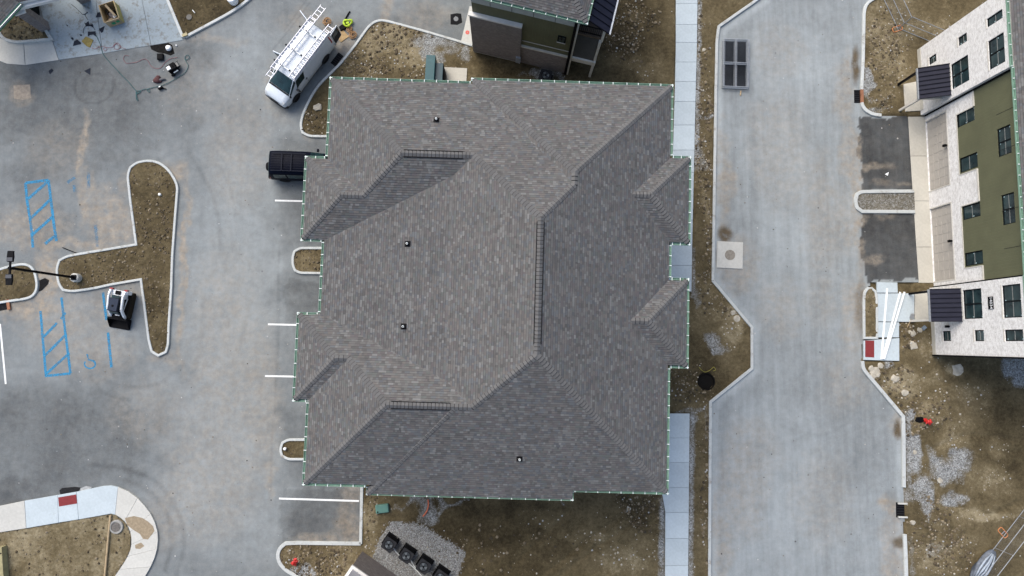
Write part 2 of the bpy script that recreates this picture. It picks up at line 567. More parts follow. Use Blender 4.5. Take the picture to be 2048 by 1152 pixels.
SW_IN = [(-70,1079),(0,1065),(52.5,1056.5),(117,1045.5),(157,1039),(214,1029),(222,1027.5),(230,1029.5),(240,1035),(249,1043),(256,1053),(260.5,1064),(262.5,1076),(262.5,1089),(260,1101),(255,1113),(247.5,1126),(239,1138.5),(230,1151.5),(205,1186)]
WALK_L = [(1352,-60),(1351.5,100),(1350,170),(1346,300),(1336,492),(1334,590)]
WALK_R = [(1396,-60),(1394,100),(1392,170),(1388.5,320),(1384.5,500),(1383,590)]

def soften(P, closed, it=2):
    """corner cutting that keeps sharp corners"""
    P = [Vector(p) for p in P]
    for _ in range(it):
        n = len(P); out = []
        for i in range(n):
            if not closed and i in (0, n-1): out.append(P[i]); continue
            a, b, c = P[i-1], P[i], P[(i+1) % n]
            d1, d2 = (b-a), (c-b)
            ang = d1.angle(d2) if d1.length > 1e-6 and d2.length > 1e-6 else 0
            if ang > math.radians(36) or ang < math.radians(3): out.append(b)
            else:
                l = min(d1.length, d2.length)*.25
                out.append(b-d1.normalized()*l); out.append(b+d2.normalized()*l)
        P = out
    return [(p.x, p.y) for p in P]

# ------------------------------------------------------------------ ground sheet
def axis(lo, hi, step, far):
    mid = np.arange(lo, hi+step/2, step)
    g = []
    d = step
    x = hi
    while x < far:
        d *= 1.6; x += d; g.append(x)
    g = np.array(g)
    return np.concatenate([(lo-(g-hi))[::-1], mid, g])

GRAVEL = [(870,84,46,26,1),(925,118,18,22,.8),(1405,55,12,14,.9),(1402,322,22,20,.9),(1408,228,12,10,.7),(1440,690,22,16,.75),(1392,590,10,26,.6),
          (860,1006,75,9,.75),(852,1030,22,22,.7),(1820,890,16,60,1),(1885,935,38,26,1),(1922,912,24,24,.9),(1838,985,22,36,.9),(1908,998,26,22,.85),(1850,1025,16,30,.8),
          (1776,735,20,14,.8),(2035,742,34,32,1),(1736,160,10,38,1),(605,1143,24,14,.9),(1858,1105,30,14,.5),(1740,222,30,8,.7),(1762,195,16,14,.4),(1375,826,26,8,.6),
          (1085,150,38,18,.7),(1120,1000,10,10,.4)]
WET_SHADE = [(960,1060,170,60,1),(1250,70,90,90,.9),(1180,150,120,30,.9),(1020,135,70,30,.9),(1280,1025,45,36,1),(1385,700,40,60,.6),(1405,760,60,40,.7),(2030,880,60,100,.6),  # damp soil, plus soft building shade painted into the soil colour
       (1960,780,90,60,.35),(960,1140,160,60,.7),(1150,1060,180,60,.5),(300,400,40,70,.7),(300,560,50,60,.6),(640,240,30,40,.5)]
DRY = [(1190,1075,60,20,.7),(1080,1040,50,16,.6),(960,1100,60,20,.5),(1240,1120,60,24,.6),(1930,790,60,24,.6),(1980,960,50,30,.7),(1900,880,30,20,.5),(1860,1120,40,30,.6),(1960,700,30,14,.4),(1300,140,30,20,.5),(1250,120,40,14,.5),(1840,60,50,30,.5),(1800,140,30,40,.5),(830,110,40,24,.8),(1410,420,10,60,.6),(1408,620,20,60,.5),(770,70,70,50,.7),(1770,90,40,90,.6),(1800,775,60,26,1),(1770,700,26,20,.9),(1860,690,40,26,.6),(1980,1030,80,14,.8),(2000,900,20,20,.8),(1890,820,70,40,.4),(690,1130,50,40,.6),(745,1050,20,70,.6),
       (200,1070,60,40,.9),(1470,640,24,40,.8),(1780,30,50,40,.5),(1870,760,26,20,.7),(1240,1090,90,50,.4),(1905,640,20,60,.3),(1912,738,14,12,.9)]
CLOD = [(790,75,60,40,1),(740,130,70,40,1),(850,140,60,26,.6),(1255,60,50,60,.9),(1410,300,16,260,.9),(1412,560,18,60,.8),(1400,120,14,120,.8),(1770,100,40,80,1),(1765,205,30,26,1),
        (1800,660,36,40,.9),(1770,765,60,26,.9),(1840,830,60,36,.9),(1280,1020,44,36,1),(640,1125,70,34,1),(1370,770,36,36,.8),(1880,1090,60,60,.8),(625,250,30,24,.7),(1410,950,14,190,.6),(1860,1030,30,60,.7),(1000,1100,200,60,.15),
        (1450,610,40,30,.7),(740,1020,24,60,.5)]
STRIPG = [([(1398,-30),(1396,100),(1392,320)], 12, .8), ([(1384,826),(1380,1000),(1379,1190)], 14, .85), ([(1326,985),(1322,1190)], 14, .8), ([(1386,500),(1386,590)], 10, .6), ([(1816,850),(1818,975)], 14, .9), ([(1412,820),(1412,880)], 8, .5),
          ([(1820,1075),(1826,1190)], 14, .5), ([(60,1060),(222,1034)], 10, .6)]
BEDG = [(762,1072),(785,1042),(842,1050),(930,1103),(918,1150),(890,1200),(800,1200),(745,1115)]

def dirt_attrs(X, Y):
    g = np.maximum(blobs(GRAVEL, X, Y, 1.1), strokes(STRIPG, X, Y))
    g = g*(.35+1.45*fbm(X, Y, 1.6, 4, 3))
    g = np.maximum(g, inside(poly_px(BEDG), X+(fbm(X, Y, 2, 3)-.45)*.5, Y)*1.2)
    return g, blobs(WET_SHADE, X, Y, 1.2), blobs(DRY, X, Y, 1.0), blobs(CLOD, X, Y, .9)

RUTS = [([(1120,1152),(1200,1090),(1260,1050),(1300,1000)], 7, 1), ([(1100,1140),(1180,1075),(1240,1035)], 7, 1), ([(1000,1152),(1080,1080),(1140,1020)], 7, .7), ([(1860,900),(1930,870),(2048,880)], 9, .8), ([(1870,925),(1940,895),(2048,905)], 9, .8), ([(1900,1010),(1980,1030),(2048,1000)], 8, .7),
        ([(1760,30),(1800,90),(1790,200)], 8, .8), ([(1290,0),(1270,90),(1310,165)], 8, .8), ([(740,110),(800,90),(870,120)], 7, .7), ([(1870,760),(1960,780),(2048,770)], 9, .7)]
def dirt_height(X, Y, clod, base):
    n1 = fbm(X, Y, .35, 4, 0)-.47
    n2 = fbm(X, Y, 1.7, 4, 1)-.47
    n3 = np.abs(fbm(X, Y, 2.6, 3, 2)-.44)
    return base + n1*.10 + n2*(.04+.10*clod) + n3*clod*.42*(.6+fbm(X, Y, .8, 2, 3)) - clod*.02

def set_attr(me, name, arr):
    a = me.attributes.new(name, 'FLOAT', 'POINT')
    a.data.foreach_set('value', np.asarray(arr, np.float32).ravel())

def grid_mesh(name, xs, ys, Z, keep=None):
    nx, ny = len(xs), len(ys)
    X, Y = np.meshgrid(xs, ys)
    idx = np.arange(nx*ny).reshape(ny, nx)
    q = np.stack([idx[:-1, :-1], idx[:-1, 1:], idx[1:, 1:], idx[1:, :-1]], -1).reshape(-1, 4)
    if keep is not None: q = q[keep.ravel()]
    used = np.unique(q)
    rm = np.full(nx*ny, -1); rm[used] = np.arange(len(used))
    q = rm[q]
    co = np.stack([X.ravel()[used], Y.ravel()[used], Z.ravel()[used]], -1).astype(np.float32)
    me = bpy.data.meshes.new(name)
    me.vertices.add(len(co)); me.vertices.foreach_set('co', co.ravel())
    me.loops.add(q.size); me.loops.foreach_set('vertex_index', q.ravel().astype(np.int32))
    me.polygons.add(len(q)); me.polygons.foreach_set('loop_start', np.arange(0, q.size, 4, dtype=np.int32))
    me.polygons.foreach_set('use_smooth', np.ones(len(q), bool))
    me.update(calc_edges=True)
    me.validate()
    return me, used

xs = axis(-38.0, 39.0, .14, 900); ys = axis(-20.5, 26.5, .14, 900)
X, Y = np.meshgrid(xs, ys)
g, wet_shade, dry, clod = dirt_attrs(X, Y)
Z = dirt_height(X, Y, clod, .06) - .07*strokes(RUTS, X, Y)*(.5+fbm(X, Y, 1.2, 3, 1))
paved = np.zeros(X.shape, bool)
for P in (LOT, ROAD):
    paved |= inside(poly_px(P), X, Y)
SWALK2 = [(1726,566),(1830,566),(1830,645),(1800,646),(1799,722),(1726,722)]
for P in (SWALK2, WALK_L+WALK_R[::-1], [(1332,827),(1379,827),(1376,1190),(1330,1190)], [(1341,492),(1290,492),(1290,553),(1341,553)]):
    paved |= inside(poly_px(P), X, Y)
# flat building ground
for P in ([(700,250),(1275,260),(1265,930),(715,930)],):
    fl = inside(poly_px(P), X, Y); Z[fl] = .02
hole_c = G(1412, 763, 0.05)
Z[paved] = -.14
hole = np.hypot(X-hole_c.x, Y-hole_c.y)
Z = np.where(hole < .50, -1.6, Z)
Z = np.clip(Z, -1.7, .35)
GX0, GY0, GZ0 = xs, ys, Z
me, used = grid_mesh('ground', xs, ys, Z)
set_attr(me, 'gravel', g.ravel()[used]); set_attr(me, 'wet_shade', wet_shade.ravel()[used]); set_attr(me, 'dry', dry.ravel()[used])
me.materials.append(M_DIRT)
ground = tag(link(bpy.data.objects.new('ground', me)), 'bare brown earth of the building site around the buildings', None, None, 'structure')

# ------------------------------------------------------------------ asphalt sheets
LOT_TONE = [(150,200,220,110,-.16),(90,330,90,60,-.10),(120,880,230,100,-.16),(20,1000,80,40,-.2),(640,1030,100,60,-.10),(600,580,50,70,-.10),(620,400,60,130,-.10),(600,300,60,40,-.10),(620,920,60,60,-.05),(330,120,90,40,-.14),
            (850,60,110,40,-.08),(660,120,30,70,-.1),(280,330,60,30,-.06),(250,790,60,80,-.04),(100,450,40,50,-.08),(590,860,40,60,-.1)]
LOT_PALE = [(470,560,110,260,.15),(420,880,120,200,.13),(540,330,60,200,.10),(500,140,90,90,.09),(520,1000,60,120,.10),(180,650,120,70,.08),(420,300,50,80,.06),(760,20,60,40,.08)]
LOT_DUST = [(450,700,70,200,.35),(420,950,90,120,.35),(480,300,60,120,.3),(520,800,40,150,.4),(300,820,80,60,.25),(560,180,40,60,.3),(180,700,80,50,.4),(400,180,80,60,.2),(120,300,60,60,.25),(620,50,60,30,.35),(850,30,60,30,.35),(165,300,9,70,.9),(168,400,14,50,.8),(220,440,46,60,.75),(60,455,80,40,.6),(95,560,26,60,.95),(60,610,60,30,.9),(200,500,60,16,.8),(366,540,7,180,.95),(345,345,28,22,.75),(230,610,60,40,.5),(120,640,70,60,.45),(330,720,30,16,.4),
            (205,380,26,16,.5),(680,90,22,30,.7),(770,25,14,60,.6),(700,110,14,30,.6),(340,1030,40,70,.35),(700,1000,24,24,.5),(700,1055,26,50,.65),(640,1075,50,12,.6),(545,960,12,40,.5),(430,80,60,12,.4),(380,60,40,12,.35),(610,262,12,14,.5),(45,188,22,18,.5),
            (250,360,14,20,.4),(290,560,20,12,.4),(20,440,60,16,.5),(130,490,60,12,.7),(240,540,40,40,.3)]
LOT_MUD = [(330,95,30,12,.25),(690,1050,14,26,.2)]
LOT_TRACK = [(spline([(375,300),(420,380),(437,440),(440,500)]), 7, .10), (spline([(440,330),(462,380),(470,430)]), 6, .07),
             (spline([(150,160),(152,190),(172,205),(200,204),(222,188),(228,160),(218,144)]), 4, .13), (spline([(166,165),(170,180),(190,186),(206,176),(210,160),(200,150),(180,150),(167,160)]), 4, .07),
             (spline([(250,960),(300,985),(335,1030),(345,1080),(330,1140)]), 9, .12), (spline([(262,940),(320,970),(358,1030),(368,1090),(350,1160)]), 8, .10), (spline([(180,930),(240,935),(290,950)]), 9, .10),
             (spline([(210,760),(260,775),(320,765),(365,730)]), 9, .07), (spline([(380,760),(400,700),(408,600)]), 9, .06), ([(545,100),(590,45),(620,5)], 3, .12), ([(570,60),(620,-10)], 3, .10),
             ([(558,495),(556,700),(545,870),(540,980)], 4, .09), ([(300,330),(350,300),(420,290)], 8, .05), (spline([(180,755),(215,790),(262,800)]), 7, .08), (spline([(390,790),(470,720),(500,600)]), 10, .05)]
ROAD_TONE = [(1610,120,120,60,.06),(1570,420,60,240,.07),(1540,980,100,180,.07),(1730,800,60,60,-.10),(1600,760,60,100,-.04),(1690,900,60,90,-.08),(1760,980,50,80,-.05),(1470,150,34,110,-.03)]
ROAD_DUST = [(1560,300,60,120,.3),(1640,430,40,120,.35),(1560,620,40,60,.3),(1480,960,50,110,.4),(1650,1000,60,90,.25),(1560,100,50,60,.25),(1690,760,50,60,.3),(1440,1080,20,80,.5),(1690,190,26,60,.55),(1712,380,12,170,.75),(1690,440,26,60,.4),(1700,640,18,70,.5),(1716,600,14,50,.8),(1450,380,14,90,.6),(1475,530,40,60,.5),(1500,890,60,50,.3),(1690,300,14,50,.6),(1775,1015,18,24,.95),(1785,1080,24,70,.5),(1795,850,12,24,.6),(1640,600,30,60,.25),(1440,300,10,60,.45),(1750,330,40,8,.5),
             (1745,520,26,16,.7),(1435,1030,9,50,.5),(1460,920,30,30,.3),(1700,150,12,50,.6),(1780,370,40,8,.4),(1760,432,40,8,.4),(1790,1130,26,40,.6)]
ROAD_MUD = [(1713,130,7,38,1),(1450,467,14,16,1),(1795,860,7,20,1),(1798,1085,12,10,.9),(1722,620,10,60,.55),(1785,1000,14,18,.25),(1440,510,8,16,.3)]
ROAD_TRACK = [(spline([(1560,850),(1640,870),(1700,840),(1720,790)]), 6, .06), ([(1610,0),(1600,560)], 2, .05), (spline([(1520,890),(1580,885),(1625,860)]), 5, .06)]

def asphalt(name, outline, label, tones, dusts, muds, tracks, base, step, streak, polys=(), pale=()):
    P = poly_px(outline)
    x0 = min(p[0] for p in P); x1 = max(p[0] for p in P); y0 = min(p[1] for p in P); y1 = max(p[1] for p in P)
    xs = np.arange(x0, x1+step, step); ys = np.arange(y0, y1+step, step)
    X, Y = np.meshgrid(xs, ys)
    cx = (xs[:-1]+xs[1:])/2; cy = (ys[:-1]+ys[1:])/2
    CX, CY = np.meshgrid(cx, cy)
    keep = inside(P, CX, CY)
    tone = np.full(X.shape, base)
    for sgn in (1, -1):
        L = [(u, v, a, b, abs(s)) for u, v, a, b, s in tones if s*sgn > 0]
        tone += sgn*blobs(L, X, Y, 1.4)
    for pp_, sg in polys:
        wx = X+(fbm(X, Y, 1.1, 4, 1)-.47)*.9; wy = Y+(fbm(X, Y, 1.1, 4, 2)-.47)*.9
        tone += sg*inside(poly_px(pp_), wx, wy)*(.75+.5*fbm(X, Y, .7, 3, 3))
    tone += strokes(pale, X, Y)
    tone -= strokes(tracks, X, Y)*(.4+.9*fbm(X, Y, .8, 3, 2))
    me, used = grid_mesh(name, xs, ys, np.zeros(X.shape), keep)
    set_attr(me, 'tone', tone.ravel()[used])
    set_attr(me, 'dust', np.clip(blobs(dusts, X, Y, .8), 0, 1).ravel()[used])
    set_attr(me, 'mud', np.clip(blobs(muds, X, Y, .25), 0, 1).ravel()[used])
    set_attr(me, 'streak', np.full(len(used), streak))
    me.materials.append(M_ASPHALT)
    return tag(link(bpy.data.objects.new(name, me)), label, None, None, 'structure')

asphalt('parking_lot', LOT, 'dusty grey asphalt parking lot with faint tyre tracks', LOT_TONE+LOT_PALE, LOT_DUST, LOT_MUD, LOT_TRACK, .55, .13, .25, [([(560,978),(722,978),(722,1085),(560,1085)], -.09), ([(572,560),(640,560),(640,640),(572,640)], -.08), ([(558,280),(722,280),(722,490),(560,490)], -.04), ([(560,920),(722,920),(722,975),(560,975)], -.04)])
asphalt('road', ROAD, 'pale dusty asphalt road between the two buildings', ROAD_TONE, ROAD_DUST, ROAD_MUD, ROAD_TRACK, .70, .13, .8, [([(1716,234),(1850,234),(1856,381),(1722,381)], -.56), ([(1722,427),(1858,427),(1866,562),(1728,562)], -.56)], [([(1531,2),(1447,60),(1442,85),(1440,180),(1434,560),(1511,652),(1511,742),(1430,808),(1429,1190)], 14, .14), ([(1798,860),(1800,1190)], 12, .10)])

# ------------------------------------------------------------------ kerbs, beds, slabs
def offset_path(P, d, closed):
    n = len(P); out = []
    for i in range(n):
        p = Vector(P[i])
        if closed: a, b = Vector(P[i-1]), Vector(P[(i+1) % n])
        else: a, b = Vector(P[max(i-1, 0)]), Vector(P[min(i+1, n-1)])
        d1 = (p-a); d2 = (b-p)
        if d1.length < 1e-6: d1 = d2
        if d2.length < 1e-6: d2 = d1
        d1.normalize(); d2.normalize()
        n1 = Vector((-d1.y, d1.x)); n2 = Vector((-d2.y, d2.x))
        m = (n1+n2)
        m = m/max(.35, m.length_squared)*2 if m.length > 1e-6 else n1
        out.append(p + m*(d if m.length < 3 else d*3/m.length))
    return out

def kerb(pts, closed=False, w=.17, h=.14, z0=-.06, name='kerb', label=None):
    P = soften(poly_px(pts), closed)
    A = offset_path(P, w/2, closed); B = offset_path(P, -w/2, closed)
    A2 = offset_path(P, w/2-.022, closed); B2 = offset_path(P, -w/2+.022, closed)
    rings = []
    for a, a2, b2, b in zip(A, A2, B2, B):
        rings.append([(a.x, a.y, z0), (a.x, a.y, h-.022), (a2.x, a2.y, h), (b2.x, b2.y, h), (b.x, b.y, h-.022), (b.x, b.y, z0)])
    mb = MB().loft(rings, 0, not closed, closed)
    return mb.build(name, M_KERB, kind='structure', label=label)

def bed(pts, name='planting_bed', z=.07, amp=.6, step=.11, wet_shade=.2, dry=.1, gravel=0, label=None):
    P = poly_px(pts)
    x0 = min(p[0] for p in P); x1 = max(p[0] for p in P); y0 = min(p[1] for p in P); y1 = max(p[1] for p in P)
    xs = np.arange(x0, x1+step, step); ys = np.arange(y0, y1+step, step)
    X, Y = np.meshgrid(xs, ys)
    CX, CY = np.meshgrid((xs[:-1]+xs[1:])/2, (ys[:-1]+ys[1:])/2)
    Z = dirt_height(X, Y, np.full(X.shape, amp)*(.4+fbm(X, Y, .6, 2, 1)), z)
    Z = np.clip(Z, .02, .40)
    me, used = grid_mesh(name, xs, ys, Z, inside(P, CX, CY))
    n = len(used)
    set_attr(me, 'gravel', np.full(n, gravel)); 
    set_attr(me, 'wet_shade', (wet_shade*2*fbm(X, Y, .5, 3, 2)).ravel()[used]); set_attr(me, 'dry', (dry*2*fbm(X, Y, .7, 3, 3)).ravel()[used])
    me.materials.append(M_DIRT)
    return tag(link(bpy.data.objects.new(name, me)), label, None, None, 'structure')

kerb(KERB_VAN, label='low concrete kerb curving round the dirt bed beside the white van')
kerb(KERB_POCKET[:2], label='concrete kerb along the east end of the parking pocket', w=.2)
kerb([(722,1086.5)]+KERB_POCKET[2:], w=.24, label='concrete kerb curling round the dirt below the parking pocket')
kerb(ROAD_W, w=.2, label='west kerb of the road with its two angled jogs')
kerb(ROAD_E1, w=.2, label='upper east kerb of the road')
kerb(ROAD_E1B, w=.24, label='short curved kerb below the storm inlet')
kerb(ROAD_E2, w=.24, label='angled east kerb of the road below the white planks')
kerb(ROAD_E3, w=.24, label='lowest east kerb of the road')
for pts, lab, a, wt, dr, gv in ((ISL1, 'L-shaped traffic island with bare soil', .6, .45, .1, 0), (ISL2, 'small traffic island at the left edge', .7, .25, .3, 0), (ISL3, 'small soil planter under the west eave', .55, .1, .55, 0),
                        (ISL4, 'lower soil planter under the west eave', .4, .35, .25, 0), (ISL5, 'rounded gravel island between the garage drives', .4, -.1, .1, .62), (ISL6, 'narrow round-topped planter beside the white planks', .8, .1, .8, 0)):
    kerb(pts, pts not in (ISL3, ISL4, ISL5), w=.165 if pts is not ISL5 else .24, label='kerb of the '+lab)
    bed(pts, 'soil_bed', .07, a, .10, wt+.25, dr, gv, lab)
kerb(BED_NW[2:9], w=.2, label='kerb of the corner planting bed at the porch')
bed(BED_NW, 'soil_bed', .06, .8, .11, .1, .5, 0, 'corner planting bed below the green gutter')
kerb(BED_N[:4], w=.2, label='straight kerb between concrete apron and dark soil bed')
kerb(BED_N[3:], w=.2, label='long curved kerb of the dark soil bed at the top edge')
bed(BED_N, 'soil_bed', .07, .4, .11, .9, 0, 0, 'dark soil bed at the top edge')
bed(SW_IN+[(-70,1190)], 'soil_bed', .05, .3, .11, .1, .75, 0, 'pale dirt inside the curved sidewalk')

def slab(mb_pts, z0, z1, parent, m=None, name='slab', px=True):
    P = poly_px(mb_pts, z1) if px else mb_pts
    cx = sum(p[0] for p in P)/len(P); cy = sum(p[1] for p in P)/len(P)
    Q = []
    for x, y in P:
        d = Vector((x-cx, y-cy)); L = d.length
        d *= (L-.012)/L
        Q.append((d.x, d.y))
    mb = MB().prism(Q, z0-z1, 0)
    o = mb.build(name, m or M_CONC, parent, bevel=.008)
    o.location = (cx, cy, z1)
    return o

def struct_empty(name, loc, label=None):
    o = empty(name, loc); tag(o, label, None, None, 'structure'); return o

def lerp_path(P, v):
    for a, b in zip(P[:-1], P[1:]):
        if a[1] <= v <= b[1]:
            t = (v-a[1])/(b[1]-a[1]); return (a[0]+(b[0]-a[0])*t, v)
    return P[-1]

walk = struct_empty('sidewalk', (0, 0, 0), 'long bluish concrete sidewalk east of the big roof')
js = [-44,-5,7,49,85,124,163,203,250,300,345,392,440,490,531,583]
for a, b in zip(js[:-1], js[1:]):
    slab([lerp_path(WALK_L, a), lerp_path(WALK_R, a), lerp_path(WALK_R, b), lerp_path(WALK_L, b)], -.05, .10, walk)
slab([(1280,492),(1336,492),(1335.5,553),(1280,553)], -.05, .10, walk)
WL2 = [(1296,827),(1296,990),(1332,991),(1330,1200)]; WR2 = [(1379.5,827),(1376,1200)]
js = [827,876,925,975,1025,1077,1131,1190]
for a, b in zip(js[:-1], js[1:]):
    la = (1310, a) if a < 980 else lerp_path([(1331,980),(1330,1200)], a)
    lb = (1310, b) if b < 980 else lerp_path([(1331,980),(1330,1200)], b)
    if a < 980 <= b: la, lb = (1322, a), (1331, b)
    slab([la, lerp_path(WR2, a), lerp_path(WR2, b), lb], -.05, .10, walk)

swalk = struct_empty('sidewalk', (0, 0, 0), 'curved pale sidewalk at the lower left corner')
cuts = [0, 2, 3, 4, 7, 9, 11, 13, 15, 17, 19]
for n_, (a, b) in enumerate(zip(cuts[:-1], cuts[1:])):
    q = SW_OUT[a:b+1]+SW_IN[a:b+1][::-1]
    slab(q, -.05, .12, swalk, M_CONCW if n_ in (0, 4, 5, 6, 7, 8, 9) else M_CONC)
MB().prism(poly_px([(116.3,995),(152.3,988.8),(154.2,1007),(118,1013.2)], .13), .118, .128).build('tactile_pad', M_REDPAD, swalk)

ewalk = struct_empty('sidewalk', (0, 0, 0), 'concrete walk with three white boards lying on it')
for q in ([(1754,564),(1795,565),(1796,585.5),(1754,585.5)], [(1754,586.5),(1829,586.5),(1829,644),(1754,643)], [(1754,644),(1798.5,644.5),(1798.5,675),(1754,675)], [(1727,681),(1799,676),(1799,722),(1727,720)]):
    slab(q, -.05, .10, ewalk)
MB().prism(poly_px([(1730.5,681),(1748.5,681),(1748.5,715),(1730.5,714)], .11), .099, .108).build('tactile_pad', M_REDPAD, ewalk)

apron = struct_empty('concrete_apron', (0, 0, 0), 'stained concrete apron in the upper left corner')
slab([(-90,108),(0,122),(14,127.5),(50,130),(47,86),(0,76),(-90,60)], -.08, .03, apron, M_CONCW)
slab([(50.5,130),(117,120),(104,80),(47.5,86)], -.08, .03, apron, M_CONCW)
slab([(117.5,120),(205,107),(196,40),(184,-70),(60,-70),(92,60),(104.5,79)], -.08, .03, apron, M_APRON)
slab([(205.5,107),(250,99),(302,91),(270,-70),(184.5,-70),(196.5,40)], -.08, .03, apron, M_APRON)
slab([(302.5,91),(366,80),(336,2),(318,-70),(270.5,-70)], -.08, .03, apron, M_APRON)

gapron = struct_empty('garage_apron', (0, 0, 0), 'beige concrete strip in front of the garage doors')
GA = [(1816,228),(1821,312),(1827,402),(1833,494),(1838,566)]
GB = [(1850,228),(1855,312),(1860,402),(1866,494),(1870,566)]
for i in range(4):
    slab([GA[i], GB[i], GB[i+1], GA[i+1]], -.08, .035, gapron, M_BEIGE)
stoop1 = struct_empty('entry_stoop', (0, 0, 0), 'beige entry stoop below the upper dark awning')
slab([(1807,168),(1845,160),(1850,221),(1811,223)], -.08, .12, stoop1, M_BEIGE)
stoop2 = struct_empty('entry_stoop', (0, 0, 0), 'beige entry stoop below the lower dark awning')
slab([(1830,584),(1864,579),(1866,640),(1830,643)], -.08, .12, stoop2, M_BEIGE)
ntri = struct_empty('concrete_pad', (0, 0, 0), 'narrow concrete triangle at the brick corner')
slab([(939,12),(960,12),(948,96),(922,82)], -.08, .05, ntri, M_CONCW)

# ------------------------------------------------------------------ painted markings
def mark(lines, name, m, w, label, z=.004):
    mb = MB()
    for path in lines:
        P = poly_px(path)
        A = offset_path(P, w/2, False); B = offset_path(P, -w/2, False)
        for i in range(len(P)-1):
            mb.poly([(A[i].x, A[i].y, z), (B[i].x, B[i].y, z), (B[i+1].x, B[i+1].y, z), (A[i+1].x, A[i+1].y, z)])
        z += .0012
    o = mb.build(name, m, kind='structure', label=label)
    return o
mark([[(0,648),(11.5,768)]], 'stall_line', M_WHITEMARK, .12, 'white stall line at the left edge')
mark([[(550,401),(640,403)]], 'stall_line', M_WHITEMARK, .12, 'white stall line below the black car')
mark([[(536,648.5),(640,651)]], 'stall_line', M_WHITEMARK, .12, 'white stall line above the lower west bay')
mark([[(530,752),(640,754)]], 'stall_line', M_WHITEMARK, .12, 'white stall line beside the lower west bay')
mark([[(558,997),(718,1002)]], 'stall_line', M_WHITEMARK, .12, 'white stall line across the parking pocket')
mark([[(51,366),(97,360)],[(51,366),(54,400)],[(54,400),(62,450),(66,495)],[(97,360),(103,410),(108,450),(113,482)],[(97,362),(56,398)],[(102,398),(62,436)],[(107,432),(64,470)],[(112,470),(90,488)]], 'hatched_aisle', M_BLUEWORN, .19, 'blue hatched access aisle above the left island')
mark([[(90,752),(141,747)],[(81,622),(85,672),(92,752)],[(123,595),(130,660),(141,747)],[(92,748),(139,706)],[(89,712),(133,668)],[(87,674),(114,646)],[(122,638),(131,625)]], 'hatched_aisle', M_BLUEWORN, .17, 'blue hatched access aisle below the left island')
mark([[(206,585),(213,640)],[(216,665),(223,735)]], 'stall_line', M_BLUEWORN, .18, 'blue stall line beside the skid steer')
mark([[(177,345),(178,375)],[(191,450),(195,493)],[(135,365),(150,355)],[(148,370),(150,384)]], 'stall_line', M_BLUEFAINT, .2, 'faint blue line above the L-shaped island')
circ = [(180+11*math.cos(a), 728+9*math.sin(a)) for a in [i*math.pi/8-1.0 for i in range(13)]]
mark([circ, [(175,711),(177,719),(187,722),(191,728)], [(174,708),(175.5,712)]], 'wheelchair_symbol', M_BLUEWORN, .10, 'small blue wheelchair symbol in the stall')
rd = [(935+2.4*math.cos(a), 65.5+2.4*math.sin(a)) for a in [i*math.pi/5 for i in range(11)]]
mark([rd], 'survey_mark', mat('survey_red', (.55, .12, .1), .8), .12, 'round red survey mark on the concrete triangle', .058)

# ------------------------------------------------------------------ shingle roofs
PAL = [((.082,.079,.078),3),((.094,.090,.089),4),((.106,.102,.100),4),((.120,.117,.115),3),((.084,.086,.092),2),((.100,.104,.110),3),((.110,.101,.097),3),((.138,.137,.136),2),((.094,.098,.095),2),((.097,.088,.090),2)]
PALC = [tuple(k*(.107+(x-.104)*1.05) for x, k in zip(c, (.985, .99, .97))) for c, w in PAL for _ in range(w)]

def clip_rect(poly, a0, a1, b0, b1):
    def cl(P, ax, val, keep_ge):
        out = []
        n = len(P)
        for i in range(n):
            p, q = P[i], P[(i+1) % n]
            ip = (p[ax] >= val) if keep_ge else (p[ax] <= val)
            iq = (q[ax] >= val) if keep_ge else (q[ax] <= val)
            if ip: out.append(p)
            if ip != iq:
                t = (val-p[ax])/(q[ax]-p[ax])
                out.append((p[0]+(q[0]-p[0])*t, p[1]+(q[1]-p[1])*t))
        return out
    P = poly
    for ax, val, ge in ((0, a0, True), (0, a1, False), (1, b0, True), (1, b1, False)):
        if len(P) < 3: return []
        P = cl(P, ax, val, ge)
    return P

def in_poly(poly, x, y):
    r = False
    n = len(poly)
    for i in range(n):
        x1, y1 = poly[i]; x2, y2 = poly[(i+1) % n]
        if (y1 > y) != (y2 > y) and x < (x2-x1)*(y-y1)/(y2-y1)+x1: r = not r
    return r

def face_frame(P):
    n = Vector((0, 0, 0))
    for i in range(len(P)):
        a, b = P[i], P[(i+1) % len(P)]
        n += Vector(((a.y-b.y)*(a.z+b.z), (a.z-b.z)*(a.x+b.x), (a.x-b.x)*(a.y+b.y)))
    n.normalize()
    if n.z < 0: n = -n
    up = (Vector((0, 0, 1)) - n*n.z).normalized()
    al = up.cross(n).normalized()
    return n, up, al

